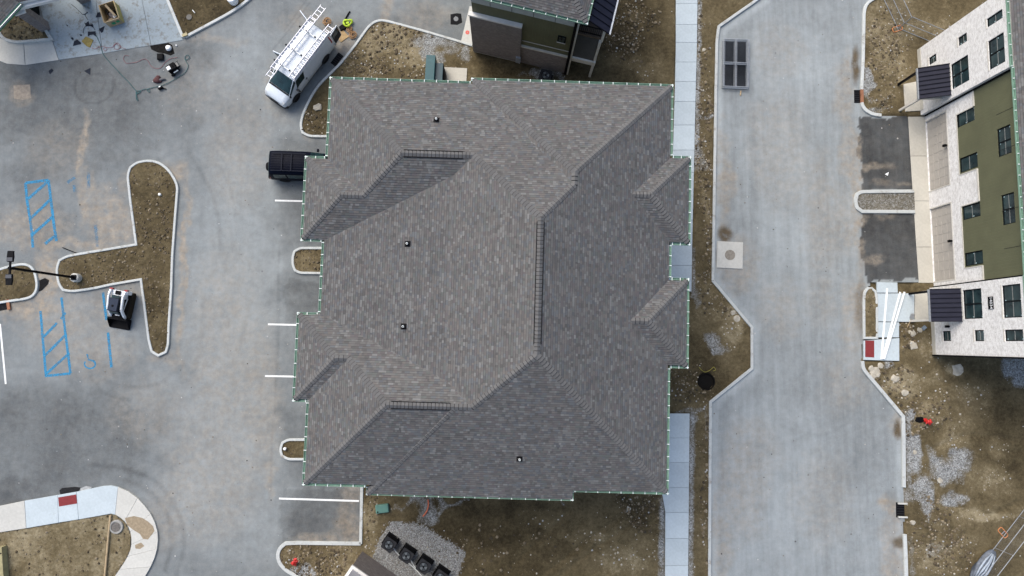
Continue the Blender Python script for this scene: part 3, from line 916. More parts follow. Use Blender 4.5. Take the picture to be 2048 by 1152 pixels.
def shingle_face(P, parent, name='shingle_courses', expo=.135):
    P = [Vector(p) for p in P]
    n, up, al = face_frame(P)
    o = P[0]
    Q = [((p-o).dot(al), (p-o).dot(up)) for p in P]
    amin = min(q[0] for q in Q); amax = max(q[0] for q in Q); bmin = min(q[1] for q in Q); bmax = max(q[1] for q in Q)
    mb = MB()
    b = bmin-.01
    while b < bmax:
        a = amin-random.random()*.3
        while a < amax:
            w = random.choice((.10, .13, .16, .19, .22, .27))
            h1 = random.choice((.007, .013, .018)); c = random.choice(PALC)
            k = .92+.16*random.random(); c = tuple(x*k for x in c)
            a0, a1, b0, b1 = a, a+w, b, b+expo
            cn = [(a0, b0), (a1, b0), (a1, b1), (a0, b1)]
            ins = [in_poly(Q, *p) for p in cn]
            pts = None
            if all(ins): pts = cn; full = True
            else:
                pts = clip_rect(Q, a0, a1, b0, b1); full = False
            if len(pts) >= 3:
                hh = lambda bb: h1+(.003-h1)*(bb-b0)/expo
                top = [o + al*x + up*y + n*hh(y) for x, y in pts]
                ar = sum(pts[i][0]*pts[(i+1) % len(pts)][1]-pts[(i+1) % len(pts)][0]*pts[i][1] for i in range(len(pts)))
                if abs(ar) > 2e-4:
                    if ar < 0: top = top[::-1]
                    mb.poly(top, 0, c)
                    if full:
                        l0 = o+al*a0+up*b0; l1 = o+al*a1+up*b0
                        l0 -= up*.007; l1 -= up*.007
                        mb.poly([l0+n*.0195, l1+n*.0195, l1+up*.0165+n*(h1+.002), l0+up*.0165+n*(h1+.002)], 0, tuple(x*.6 for x in c))  # butt strip in darker tint: shade line between courses put into the colour
            a += w
        b += expo
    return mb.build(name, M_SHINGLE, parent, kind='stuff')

CAPS_LEFT = [300]
def ridge_caps(A, B, nl, nr, parent, stuffmb, hw=.165, expo=.195, single=True):
    """folded cap pieces from the low end A to the high end B; nl/nr: normals of the two faces"""
    A, B = Vector(A), Vector(B)
    d = B-A; L = d.length; d.normalize()
    def side(n, s):
        t = n.cross(d).normalized()
        if t.z > 0: t = -t
        return t
    tl, tr = side(nl, 1), side(nr, -1)
    if tl.dot(tr) > .99: return
    up = (nl+nr).normalized()
    N = max(1, int(L/expo)); e = L/N
    def piece(mb, o, col):
        lo, hi = .05, .016
        ln = e+.03
        pts = []
        for s, h in ((0, lo), (ln, hi)):
            pts += [o+d*s+tl*hw+nl*(h-.008), o+d*s+tl*.03+nl*h, o+d*s+up*(h+.004), o+d*s+tr*.03+nr*h, o+d*s+tr*hw+nr*(h-.008)]
        f = [(i, i+1, i+6, i+5) for i in range(4)]
        mb.add(pts, f, 0, col)
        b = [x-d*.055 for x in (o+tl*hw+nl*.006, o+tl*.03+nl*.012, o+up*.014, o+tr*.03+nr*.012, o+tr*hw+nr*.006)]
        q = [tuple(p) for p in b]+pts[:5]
        mb.add(q, [(i+1, i, i+5, i+6) for i in range(4)], 0, tuple(x*.24 for x in col))  # sloped lip coloured near black: shade line under each cap edge is painted
    mes = None
    for i in range(N):
        o = A+d*(i*e)
        k_ = random.uniform(.93, 1.1); c = (.105*k_, .103*k_, .101*k_)
        if single and CAPS_LEFT[0] > 0:
            if mes is None:
                mes = []
                for k in range(3):
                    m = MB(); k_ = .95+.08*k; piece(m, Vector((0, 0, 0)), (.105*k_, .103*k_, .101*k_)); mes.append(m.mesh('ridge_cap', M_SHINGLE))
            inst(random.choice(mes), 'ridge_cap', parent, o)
            CAPS_LEFT[0] -= 1
        else:
            piece(stuffmb, o, c)

# ------------------------------------------------------------------ the big hip-roofed building
ZE = 9.3
q = dict(N1=14.648, N2=14.86, W1=-10.386, W2=-10.334, W3=-10.715, E1=9.127, S1=-8.076, S2=-8.54, S3=-8.01, BNWx=-11.532, BNWs=5.221, BNWn=10.043,
         BSWn=1.274, BSWs=-3.614, BSWx=-11.495, E1a=10.723, E1b=5.652, E2a=3.814, E2b=-1.183, Ex1=10.184, Ex2=10.143, xj1=-2.376, xj2=-7.285, xj3=3.993, W2u=-6.865)
BO = Vector((-.6, 3.1, 0))                       # building origin in its own axes
TH = -.030
def north(y0, k, z=0): return (0, -k, k*y0+z)
def south(y0, k, z=0): return (0, k, -k*y0+z)
def east(x0, k, z=0): return (-k, 0, k*x0+z)
def west(x0, k, z=0): return (k, 0, -k*x0+z)
PL = dict(N=north(q['N1'], .432), N2=north(q['N2'], .466), Sw=south(q['BNWs'], .456), W1=west(q['W1'], .456), Wb=west(q['BNWx'], .466), Nb=north(q['BNWn'], .466),
          NEw=west(q['xj1'], .482), E=east(q['E1'], .48), W=west(q['W2'], .223), Wu=west(q['W2u'], .425), S=south(q['S3'], .4885), S1=south(q['S1'], .481), Ns=north(q['BSWn'], .477),
          W3=west(q['W3'], .475), Wb2=west(q['BSWx'], .466), Sb=south(q['BSWs'], .466), SEw=west(q['xj2'], .52, -.26),
          e1n=north(q['E1a'], .466), e1s=south(q['E1b'], .466), e1e=east(q['Ex1'], .466), e2n=north(q['E2a'], .466), e2s=south(q['E2b'], .466), e2e=east(q['Ex2'], .466))
def X3(a, b, c):
    A, Bv = [], []
    for n in (a, b, c):
        k = PL[n] if isinstance(n, str) else (0, 0, n)
        A.append([k[0], k[1], -1]); Bv.append(-k[2])
    r = np.linalg.solve(np.array(A, float), np.array(Bv, float))
    return Vector((r[0], r[1], r[2]+ZE)) - BO
z0 = .078
v = dict(nw=X3('N','W1',z0), j1a=X3('N','NEw',z0), j1b=X3('N2','NEw',z0), ne=X3('N2','E',z0), e1a=X3('E','e1n',z0), e1b=X3('e1n','e1e',z0), e1c=X3('e1e','e1s',z0), e1d=X3('E','e1s',z0),
         e2a=X3('E','e2n',z0), e2b=X3('e2n','e2e',z0), e2c=X3('e2e','e2s',z0), e2d=X3('E','e2s',z0), se=X3('E','S',z0), j2a=X3('S','SEw',-.22), j2v=X3('S1','SEw',z0), sw=X3('W3','S1',z0),
         b2a=X3('W3','Sb',z0), b2b=X3('Wb2','Sb',z0), b2c=X3('Wb2','Ns',z0), b2d=X3('Ns','W',.035), b1a=X3('W','Sw',.035), b1b=X3('Wb','Sw',z0), b1c=X3('Wb','Nb',z0), b1d=X3('W1','Nb',z0),
         r1=X3('N','Sw','W1'), r1e=X3('N','Sw','Wu'), rb1=X3('Wb','Nb','Sw'), rb1e=X3('W1','Nb','Sw'), pk=X3('N2','NEw','E'), pk2=X3('N','NEw','E'), mN=X3('N','Wu','E'), mS=X3('S','Wu','E'),
         q1=X3('e1n','e1s','e1e'), q1w=X3('e1n','e1s','E'), q2=X3('e2n','e2s','e2e'), q2w=X3('e2n','e2s','E'), rb2=X3('Wb2','Ns','Sb'), rb2e=X3('W3','Ns','Sb'), r3=X3('W3','Ns','S1'),
         r4=X3('SEw','Ns','S'), r4e=X3('Wu','Ns','S'), r3e=X3('SEw','Ns','S1'), kN=X3('Sw','W','Wu'), kS=X3('Ns','W','Wu'))
def onS(x, y):
    return Vector((x, y, .4885*(y-q['S3'])+ZE))-BO
v['s3a'] = onS(q['xj3']-.07, q['S3']+.065); v['s3b'] = onS(q['xj3']-.07, q['S2']+.08)
v['sw1'] = Vector((q['xj2']+.075, q['S1']+.0, .52*.075-.26+ZE))-BO
FACES = dict(N='nw j1a pk2 mN r1e r1', NEw='j1b pk pk2 j1a', N2='j1b ne pk', E='ne e1a q1w e1d e2a q2w e2d se mS mN pk2 pk', e1n='e1a e1b q1 q1w', e1e='e1b e1c q1', e1s='e1c e1d q1w q1',
             e2n='e2a e2b q2 q2w', e2e='e2b e2c q2', e2s='e2c e2d q2w q2', S='se s3a s3b j2a r4 r4e mS', SEw='j2a sw1 j2v r3e r4', S1='sw j2v r3e r3', Ns='b2c b2d kS r4e r4 r3e r3 rb2e rb2',
             W3='sw r3 rb2e b2a', Wb2='b2b b2c rb2', Sb='b2a b2b rb2 rb2e', W='b2d b1a kN kS', Wu='kN r1e mN mS r4e kS', Sw='b1a b1b rb1 rb1e r1 r1e kN', Wb='b1b b1c rb1', Nb='b1c b1d rb1e rb1', W1='b1d nw r1 rb1e')
ct, st_ = math.cos(TH), math.sin(TH)
big = empty('apartment_building', (ct*BO.x-st_*BO.y, st_*BO.x+ct*BO.y, 0), TH, 'large apartment building with brown shingled hip roof filling the centre', 'building')
roof_mb = MB()
for k, s in FACES.items():
    P = [v[n] for n in s.split()]
    nn = face_frame(P)[0]
    roof_mb.poly([p-nn*.006 for p in P])
roof = roof_mb.build('roof', M_DECK, big)
for k, s in FACES.items():
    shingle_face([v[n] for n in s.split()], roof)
FN = {k: face_frame([v[n] for n in s.split()])[0] for k, s in FACES.items()}
capmb = MB()
HIPS = [('r1','r1e','N','Sw'),('nw','r1','N','W1'),('r1e','mN','N','Wu'),('pk2','mN','N','E'),('j1b','pk','N2','NEw'),('ne','pk','N2','E'),('pk2','pk','NEw','E'),('mN','mS','Wu','E'),
        ('rb1e','r1','W1','Sw'),('r4e','mS','S','Wu'),('se','mS','S','E'),('j2a','r4','S','SEw'),('r4','r4e','S','Ns'),('r3','r3e','S1','Ns'),('sw','r3','W3','S1'),('rb2e','r3','W3','Ns'),
        ('b1c','rb1','Wb','Nb'),('b1b','rb1','Wb','Sw'),('rb1','rb1e','Nb','Sw'),('b2c','rb2','Wb2','Ns'),('b2b','rb2','Wb2','Sb'),('rb2','rb2e','Sb','Ns'),
        ('e1b','q1','e1n','e1e'),('e1c','q1','e1e','e1s'),('q1','q1w','e1n','e1s'),('e2b','q2','e2n','e2e'),('e2c','q2','e2e','e2s'),('q2','q2w','e2n','e2s')]
HIPS.sort(key=lambda h: -(v[h[0]].z+v[h[1]].z))
for a, b, f1, f2 in HIPS:
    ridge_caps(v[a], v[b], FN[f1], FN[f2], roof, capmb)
capmb.build('ridge_caps', M_SHINGLE, roof, kind='stuff')
# ridge vents: dark rails either side of the caps
def ridge_vent(a, b, t0, t1, f1, f2):
    A, B = v[a].lerp(v[b], t0), v[a].lerp(v[b], t1)
    d = (B-A).normalized()
    mb = MB()
    for f in (f1, f2):
        n = FN[f]; t = n.cross(d).normalized()
        if t.z > 0: t = -t
        mb.bar(A+t*.185+n*.035, B+t*.185+n*.035, .036, .05)
    for e in (A, B):
        t1_ = FN[f1].cross(d).normalized(); t2_ = FN[f2].cross(d).normalized()
        if t1_.z > 0: t1_ = -t1_
        if t2_.z > 0: t2_ = -t2_
    mb.build('ridge_vent', M_BLACKP, roof)
ridge_vent('mN', 'mS', .03, .92, 'Wu', 'E')
ridge_vent('r1', 'r1e', .03, .85, 'N', 'Sw')
ridge_vent('r3', 'r3e', .07, .93, 'S1', 'Ns')
# plumbing vents
def roof_point(u, vv, face):
    """pixel -> point on a roof face, in building axes"""
    P0 = v[FACES[face].split()[0]]; n = FN[face]
    inv = big.matrix_basis.inverted()
    o = inv @ CAM; dd = (inv.to_3x3() @ ray(u, vv))
    t = (P0-o).dot(n)/dd.dot(n)
    return o+dd*t
for (u, vv, f) in ((873,240,'N'), (815,488,'W'), (807,653,'W'), (1039,918,'S')):
    p = roof_point(u, vv, f)
    mb = MB()
    n = FN[f]; up_ = (Vector((0,0,1))-n*n.z).normalized(); al = up_.cross(n)
    fl = [p+al*a+up_*b+n*.02 for a, b in ((-.16,-.15),(.16,-.15),(.16,.18),(-.16,.18))]
    mb.poly(fl)
    mb.lathe([(.125, .0), (.105, .07), (.062, .15), (.06, .16)], 14, p)
    o = mb.build('vent_flashing', M_BLACKP, roof)
    MB().lathe([(.056, .03), (.056, .30), (.038, .30), (.038, .1)], 14, p).build('vent_pipe', M_HANGER, o)

# gutters along the eaves
def gutter_run(pts, parent, zs=None, closed=True, name='gutter', spacing=.66, w=.175):
    n = len(pts)
    P2 = [(p.x, p.y) for p in pts]
    ar = sum(P2[i][0]*P2[(i+1) % n][1]-P2[(i+1) % n][0]*P2[i][1] for i in range(n)) if closed else 1
    hang = MB().box(-.017, .017, -.01, w+.0, -.012, .006).mesh('gutter_hanger', M_HANGER)
    for i in range(n if closed else n-1):
        a, b = pts[i], pts[(i+1) % n]
        d = (b-a); d.z = 0; L = d.length
        if L < .05: continue
        d.normalize()
        inn = Vector((-d.y, d.x, 0)) * (1 if ar > 0 else -1)
        zz = zs[i] if zs else a.z
        a = Vector((a.x, a.y, zz)); b = Vector((b.x, b.y, zz))
        mb = MB()
        g = random.uniform(-.004, .004)
        mb.bar(a+inn*.008+Vector((0,0,-.055+g)), b+inn*.008+Vector((0,0,-.055+g)), .016, .11)
        mb.bar(a+inn*(w/2)+Vector((0,0,-.105+g)), b+inn*(w/2)+Vector((0,0,-.105+g)), w-.034, .012)
        mb.bar(a+inn*(w-.006)+Vector((0,0,-.05+g)), b+inn*(w-.006)+Vector((0,0,-.05+g)), .014, .13)
        o = mb.build(name, M_GUTTER, parent)
        k = max(1, round(L/spacing))
        rz = math.atan2(inn.y, inn.x)-math.pi/2
        for j in range(k+1):
            t = min(max((j+random.uniform(-.1, .1))/k, .05/L if L > .2 else .3), 1-.05/L if L > .2 else .7)
            p = a.lerp(b, t)
            inst(hang, 'gutter_hanger', o, p+Vector((0, 0, g)), (0, 0, rz))
def L3(x, y, z=0): return Vector((x, y, ZE+z))-BO
OUT = [L3(q['W1'],q['N1']),L3(q['xj1'],q['N1']),L3(q['xj1'],q['N2']),L3(q['E1'],q['N2']),L3(q['E1'],q['E1a']),L3(q['Ex1'],q['E1a']),L3(q['Ex1'],q['E1b']),L3(q['E1'],q['E1b']),
       L3(q['E1'],q['E2a']),L3(q['Ex2'],q['E2a']),L3(q['Ex2'],q['E2b']),L3(q['E1'],q['E2b']),L3(q['E1'],q['S3']),L3(q['xj3'],q['S3']),L3(q['xj3'],q['S2']),L3(q['xj2'],q['S2']),L3(q['xj2'],q['S1']),L3(q['W3'],q['S1']),
       L3(q['W3'],q['BSWs']),L3(q['BSWx'],q['BSWs']),L3(q['BSWx'],q['BSWn']),L3(q['W2'],q['BSWn']),L3(q['W2'],q['BNWs']),L3(q['BNWx'],q['BNWs']),L3(q['BNWx'],q['BNWn']),L3(q['W1'],q['BNWn'])]
zs = [p.z for p in OUT]
zs[13] = ZE-.20; zs[14] = ZE-.24; zs[15] = ZE-.22
gutter_run(OUT, big, zs)
# soffit, walls
OUT2 = [(p.x, p.y) for p in OUT]
inn = offset_path(OUT2, -.13, True)
inw = offset_path(OUT2, -.45, True)
MB().prism([(p.x, p.y) for p in inn], ZE-.32, ZE-.27).build('soffit', M_WHITET, big)
fas = MB()
for i in range(len(inn)):
    if i in (13, 14, 15): continue
    a, b = inn[i], inn[(i+1) % len(inn)]
    fas.poly([(a.x, a.y, ZE-.27), (b.x, b.y, ZE-.27), (b.x, b.y, ZE+.03), (a.x, a.y, ZE+.03)])
fas.build('fascia', M_WHITET, big)
MB().prism([(p.x, p.y) for p in inw], 3.2, ZE-.32).build('upper_wall', M_OLIVE, big)
MB().prism([(p.x, p.y) for p in offset_path(OUT2, -.40, True)], -.1, 3.2).build('lower_wall', M_BRICKG, big)
MB().prism([(p.x, p.y) for p in offset_path(OUT2, -.36, True)], 3.16, 3.28).build('belt_course', M_WHITET, big)
# openings of the hidden walls: windows and garage doors, sitting proud of the wall
def wall_item(parent, a, b, s, z0_, z1_, wd, name, m, proud=.05):
    d = Vector((b[0]-a[0], b[1]-a[1], 0)); L = d.length; d.normalize()
    rz = math.atan2(d.y, d.x)
    c = Vector((a[0], a[1], 0))+d*s
    mb = MB(); mb.box(-wd/2, wd/2, -proud, proud, z0_, z1_)
    o = mb.build(name, m, parent); o.location = c; o.rotation_euler = (0, 0, rz)
    return o
for i in range(len(inw)):
    a, b = inw[i], inw[(i+1) % len(inw)]
    L = math.hypot(b[0]-a[0], b[1]-a[1])
    if L < 2.5: continue
    k = int(L//2.4)
    for j in range(k):
        s = (j+.5)*L/k
        for zz in (3.9, 6.7):
            f = wall_item(big, a, b, s, zz, zz+1.5, 1.1, 'window', M_FRAME, .05)
            MB().box(-.48, .48, -.06, .06, zz+.07, zz+1.43).build('pane', M_GLASS, f)
    if a[0] < -8 and b[0] < -8 and L > 3:
        wall_item(big, a, b, L/2, 0.02, 2.3, 2.6, 'garage_door', M_GARAGE, .09)

# ------------------------------------------------------------------ facades from pixels
class Wall:
    """vertical wall through two ground pixels; local x runs from a to b, y points inwards, z up"""
    def __init__(s, a, b, za=0.0):
        s.A = G(*a, za); s.B = G(*b, za); s.A.z = s.B.z = 0
        s.d = (s.B-s.A).normalized(); s.L = (s.B-s.A).length
        s.n = Vector((s.d.y, -s.d.x, 0))        # candidate outward
        if s.n.dot(Vector((0, 0, 0))-s.A) < 0: s.n = -s.n
        s.inv = None
    def frame(s):
        rz = math.atan2(s.d.y, s.d.x)
        return s.A, rz
    def sz(s, u, v_, off=0.0):
        d = ray(u, v_); P0 = s.A+s.n*off
        t = (P0-CAM).dot(s.n)/d.dot(s.n)
        p = CAM+d*t
        return (p-s.A).dot(s.d), p.z
    def rect(s, quad, off=0.0):
        S = [s.sz(u, v_, off) for u, v_ in quad]
        ss = sorted(a for a, _ in S); zz = sorted(b for _, b in S)
        return (ss[0]+ss[1])/2, (ss[2]+ss[3])/2, (zz[0]+zz[1])/2, (zz[2]+zz[3])/2

def wall_cells(S, Zs, test, y, ysgn, holes, depth=.14):
    """front face of a wall at local y, cut by rectangular holes with reveals; returns one MB"""
    mb = MB()
    S = sorted(set(round(a, 4) for a in S)); Zs = sorted(set(round(a, 4) for a in Zs))
    for s0, s1 in zip(S[:-1], S[1:]):
        for a, b in zip(Zs[:-1], Zs[1:]):
            cs, cz = (s0+s1)/2, (a+b)/2
            if not test(cs, cz): continue
            if any(h[0] < cs < h[1] and h[2] < cz < h[3] for h in holes): continue
            mb.poly([(s0, y, a), (s1, y, a), (s1, y, b), (s0, y, b)])
    for h in holes:
        cs, cz = (h[0]+h[1])/2, (h[2]+h[3])/2
        if not test(h[0]-.01, cz) and not test(h[1]+.01, cz): continue
        y2 = y+depth*ysgn
        for (p, r) in (((h[0], h[2]), (h[1], h[2])), ((h[1], h[2]), (h[1], h[3])), ((h[1], h[3]), (h[0], h[3])), ((h[0], h[3]), (h[0], h[2]))):
            mb.poly([(p[0], y, p[1]), (r[0], y, r[1]), (r[0], y2, r[1]), (p[0], y2, p[1])])
    return mb

def window(parent, r, y, ysgn, nx=2, nz=2, sill=True, thick=True, frame=M_FRAME, sticker=True):
    s0, s1, a, b = r
    f = MB(); w = .055
    yo = sorted((y+.05*ysgn, y+.14*ysgn))
    f.box(s0, s0+w, yo[0], yo[1], a, b).box(s1-w, s1, yo[0], yo[1], a, b).box(s0+w, s1-w, yo[0], yo[1], a, a+w).box(s0+w, s1-w, yo[0], yo[1], b-w, b)
    win = f.build('window', frame, parent)
    for i in range(nx):
        for k in range(nz):
            p0 = s0+w+(s1-s0-2*w)*i/nx; p1 = s0+w+(s1-s0-2*w)*(i+1)/nx
            z0_ = a+w+(b-a-2*w)*k/nz; z1_ = a+w+(b-a-2*w)*(k+1)/nz
            yy = sorted((y+.09*ysgn, y+.105*ysgn))
            MB().box(p0+.004, p1-.004, yy[0], yy[1], z0_+.004, z1_-.004).build('pane', M_GLASS, win)
            if sticker and random.random() < .8:
                sx = random.choice((p0+.03, p1-.10)); sz_ = random.choice((z0_+.05, z1_-.12))
                yy2 = sorted((y+.083*ysgn, y+.0895*ysgn))
                MB().box(sx, sx+.07, yy2[0], yy2[1], sz_, sz_+.08).build('glass_sticker', M_STICKER, win)
    m = MB()
    ym = sorted((y+.06*ysgn, y+.12*ysgn))
    for i in range(1, nx):
        c = s0+(s1-s0)*i/nx; t = .045 if thick else .02
        m.box(c-t, c+t, ym[0], ym[1], a+w, b-w)
    if nz > 1:
        for k in range(1, nz):
            c = a+(b-a)*k/nz
            m.box(s0+w, s1-w, ym[0]+.004, ym[1]-.004, c-.016, c+.016, 1)
    m.build('mullion', [M_FRAME, mat('meeting_rail', (.17, .18, .175), .5)], win)
    if sill:
        ys_ = sorted((y-.035*ysgn, y+.10*ysgn))
        MB().box(s0-.05, s1+.05, ys_[0], ys_[1], a-.07, a-.002).build('sill', M_SILL, win)
    return win
M_STICKER = mat('glass_sticker', (.30, .42, .44), .6)
M_SILL = mat('stone_sill', (.50, .48, .43), .8)

# ------------------------------------------------------------------ white brick building, east of the road
WB = Wall((1834,102), (1864,709))          # common frame along the north bay base line
wm = Wall((1849,240), (1864.5,562))
EZ = 8.75
A0, rzE = WB.frame()
eb = empty('townhouse_building', A0, rzE, 'white brick and olive townhouse building with green gutter at right', 'building')
ysg = 1 if Vector((-WB.d.y, WB.d.x, 0)).dot(WB.n) < 0 else -1      # local +y is inward if positive
def loc_pt(W, p):
    r = p-W.A
    return r.dot(W.d), -r.dot(W.n)*ysg
def yoff(u, v_):
    return loc_pt(WB, G(u, v_))
sN1, yN = yoff(1841, 231); 
sM0 = sN1
_, yM = yoff(1858, 402)
sS0, yS = yoff(1858, 576)
sS1, yS2 = yoff(1864, 709)
yS = (yS+yS2)/2
def rect_at(quad, y):
    return WB.rect(quad, -y*ysg)
S_LO = WB.rect([(1835,100)]*4)[0]-.02
WQ = dict(
 A=[(1973,37),(2008,16),(2010,32),(1974,56)], B=[(1916,75),(1933.5,65),(1934,82),(1917,93)], C=[(1857,116),(1872,107),(1873,122),(1858.5,130)], D=[(1902,129),(1936,109),(1938.5,160),(1903.5,180)], E=[(1976,82),(2011,62),(2013.5,122),(1978.5,140)],
 F=[(1913.5,227),(1948.5,212),(1949,241),(1915,255)], G=[(1993.5,260),(2020,247),(2023.5,305),(1996,315)], H=[(1918.5,317),(1954,304),(1956,334),(1920,345.5)], I=[(2002,390.5),(2027,384),(2032,445.5),(2005,450.5)],
 J=[(1924,413),(1960,404),(1961,432),(1925.5,440.5)], K=[(1929,507),(1965,499),(1966.5,527),(1930,533)],
 L=[(1925,581),(1962.5,575.5),(1965,636),(1928.5,639)], M=[(2003,571),(2041.5,567),(2046,634.5),(2007.5,636)], N=[(1885,662.5),(1901,661.5),(1902,681.5),(1886,682.5)], O=[(1948.5,660.5),(1967.5,659.5),(1968.5,681.5),(1949.5,683)], P=[(2009,660),(2048,658),(2048.5,681.5),(2010,683)])
def fix_rect(r, ztop):
    return (r[0], r[1], r[2], min(r[3], ztop))
RN = [fix_rect(rect_at(WQ[k], 0), EZ-.45) for k in 'ABCDE']
RM = [fix_rect(rect_at(WQ[k], yM), EZ-.35) for k in 'FGHIJK']
RS = [fix_rect(rect_at(WQ[k], yS), EZ-.35) for k in 'LMNOP']
# garage doors as openings of the middle wall
gd1 = rect_at([(1850,245),(1888,225),(1891,371),(1856,383)], yM); gd1 = (gd1[0], gd1[1], .05, 2.25)
gd2 = rect_at([(1857,420),(1893,409),(1901,560),(1865,562)], yM); gd2 = (gd2[0], gd2[1], .05, 2.25)
zp = rect_at([(1945,175),(1958,215),(1957,345),(1960,400)], yM)
zlo = WB.sz(1916, 290, -yM*ysg)[1]; zhi = WB.sz(1957, 370, -yM*ysg)[1]
pier = [(sM0-.1, WB.sz(1948.5, 212, -yM*ysg)[0]), (WB.sz(1956, 336, -yM*ysg)[0]+.03, WB.sz(1959, 403, -yM*ysg)[0]-.03), (WB.sz(1966, 530, -yM*ysg)[0]+.03, sS0+.1)]
def is_brick(s, z):
    if z < zlo: return True
    return z < zhi and any(a <= s <= b for a, b in pier)
# north bay
hol = [(r[0], r[1], r[2], r[3]) for r in RN]
S = [S_LO, sN1]+[x for h in hol for x in h[:2]]; Zs = [-.1, EZ-.1]+[x for h in hol for x in h[2:]]
wall_cells(S, Zs, lambda s, z: S_LO < s < sN1, 0, ysg, hol).build('brick_wall', M_BRICKW, eb)
def yb(a, b): return sorted((a*ysg, b*ysg))
_y = yb(.004, yM*ysg+.2)
MB().box(sN1-.3, sN1, min(.003*ysg, yM+.3*ysg), max(.003*ysg, yM+.3*ysg), -.1, EZ-.1).build('brick_return', M_BRICKW, eb)
for h, (nx, nz) in zip(hol, ((1, 2), (1, 2), (1, 2), (2, 2), (2, 2))): window(eb, h, 0, ysg, nx, nz)
# middle, set back
hol = RM+[gd1, gd2]
S = [sM0, sS0]+[x for h in hol for x in h[:2]]+[x for p in pier for x in p]; Zs = [-.1, zlo, zhi, EZ-.1]+[x for h in hol for x in h[2:]]
ins_ = lambda s: sM0 < s < sS0
wall_cells(S, Zs, lambda s, z: ins_(s) and is_brick(s, z), yM, ysg, hol).build('brick_wall', M_BRICKW, eb)
wall_cells(S, Zs, lambda s, z: ins_(s) and not is_brick(s, z), yM+.002*ysg, ysg, hol).build('siding_wall', M_OLIVE, eb)
for h, (nx, nz) in zip(RM, ((1, 2), (2, 2), (1, 2), (2, 2), (1, 2), (1, 2))): window(eb, h, yM, ysg, nx, nz, False)
tr = MB()
def trim(s0_, s1_, a, b, y, t=.03):
    yy = sorted((y-t*ysg, y+.01*ysg)); tr.box(s0_, s1_, yy[0], yy[1], a, b)
gaps = [(pier[0][1], pier[1][0]), (pier[1][1], pier[2][0])]
for a, b in gaps: trim(a, b, zlo-.04, zlo+.03, yM)
for a, b in pier: trim(max(a, sM0), min(b, sS0), zhi-.05, zhi+.05, yM, .06)
for a in (gaps[0][0], gaps[0][1], gaps[1][0], gaps[1][1]): trim(a-.03, a+.03, zlo+.03, zhi-.05, yM)
tr.build('wall_trim', M_SILL, eb)
fl = MB()
for zz in (6.2, 7.4):
    for a, b in gaps:
        yy = sorted((yM-.012*ysg, yM)); 
for ss in (gaps[0][0]+1.2, gaps[0][1]-.6, gaps[1][0]+1.0, gaps[1][1]-.8):
    yy = sorted((yM-.01*ysg, yM+.01*ysg)); fl.box(ss, ss+.02, yy[0], yy[1], 6.9, EZ-.2)
fl.build('siding_joint', M_TRIMDK, eb)
for gd in (gd1, gd2):
    s0_, s1_ = gd[0], gd[1]
    door = MB()
    yy = sorted((yM+.10*ysg, yM+.16*ysg)); door.box(s0_-.02, s1_+.02, yy[0], yy[1], .02, 2.3)
    d_ = door.build('garage_door', M_GARAGE, eb)
    for k in range(4):
        p = MB(); yy = sorted((yM+.085*ysg, yM+.101*ysg)); za = .05+k*.55
        nn_ = 8
        for i in range(nn_):
            a = s0_+.05+(s1_-s0_-.1)*i/nn_
            p.box(a+.03, a+(s1_-s0_-.1)/nn_-.03, yy[0], yy[1], za+.07, za+.50)
        p.build('door_panel', M_GARAGE, d_)
    hb = MB(); yy = sorted((yM-.02*ysg, yM+.08*ysg)); hb.box(s0_-.08, s0_, yy[0], yy[1], 0, 2.3).box(s1_, s1_+.08, yy[0], yy[1], 0, 2.3).box(s0_-.08, s1_+.08, yy[0], yy[1], 2.301, 2.37)
    hb.build('door_frame', M_SILL, eb)
# south bay
S = [sS0, sS1]+[x for h in RS for x in h[:2]]; Zs = [-.1, EZ-.1]+[x for h in RS for x in h[2:]]
wall_cells(S, Zs, lambda s, z: sS0 < s < sS1, yS, ysg, RS).build('brick_wall', M_BRICKW, eb)
MB().box(sS0, sS0+.3, min(yS+.003*ysg, yM+.3*ysg), max(yS+.003*ysg, yM+.3*ysg), -.1, EZ-.1).build('brick_return', M_BRICKW, eb)
for h, (nx, nz) in zip(RS, ((2, 2), (2, 2), (1, 2), (1, 2), (1, 2))): window(eb, h, yS, ysg, nx, nz)
# body behind the facade, foundation strip, black downspout lines
yy = sorted((yM+.3*ysg, yM+13*ysg))
MB().box(S_LO+.02, sS1-.02, yy[0], yy[1], -.1, EZ-.1).build('building_body', M_BRICKW, eb)
for a, b, y in ((S_LO+.0, sN1-.3, 0), (sS0+.3, sS1, yS)):
    yy = sorted((y-.02*ysg, y+.1*ysg)); MB().box(a, b, yy[0], yy[1], -.1, .42).build('foundation', M_BEIGE, eb)
for a, y in ((sN1+.06, yM), (sS0-.06, yM), (sS1+.05, yS)):
    yy = sorted((y-.10*ysg, y-.015*ysg)); MB().box(a-.045, a+.045, yy[0], yy[1], .15, EZ-.2).build('downspout', M_BLACK, eb)
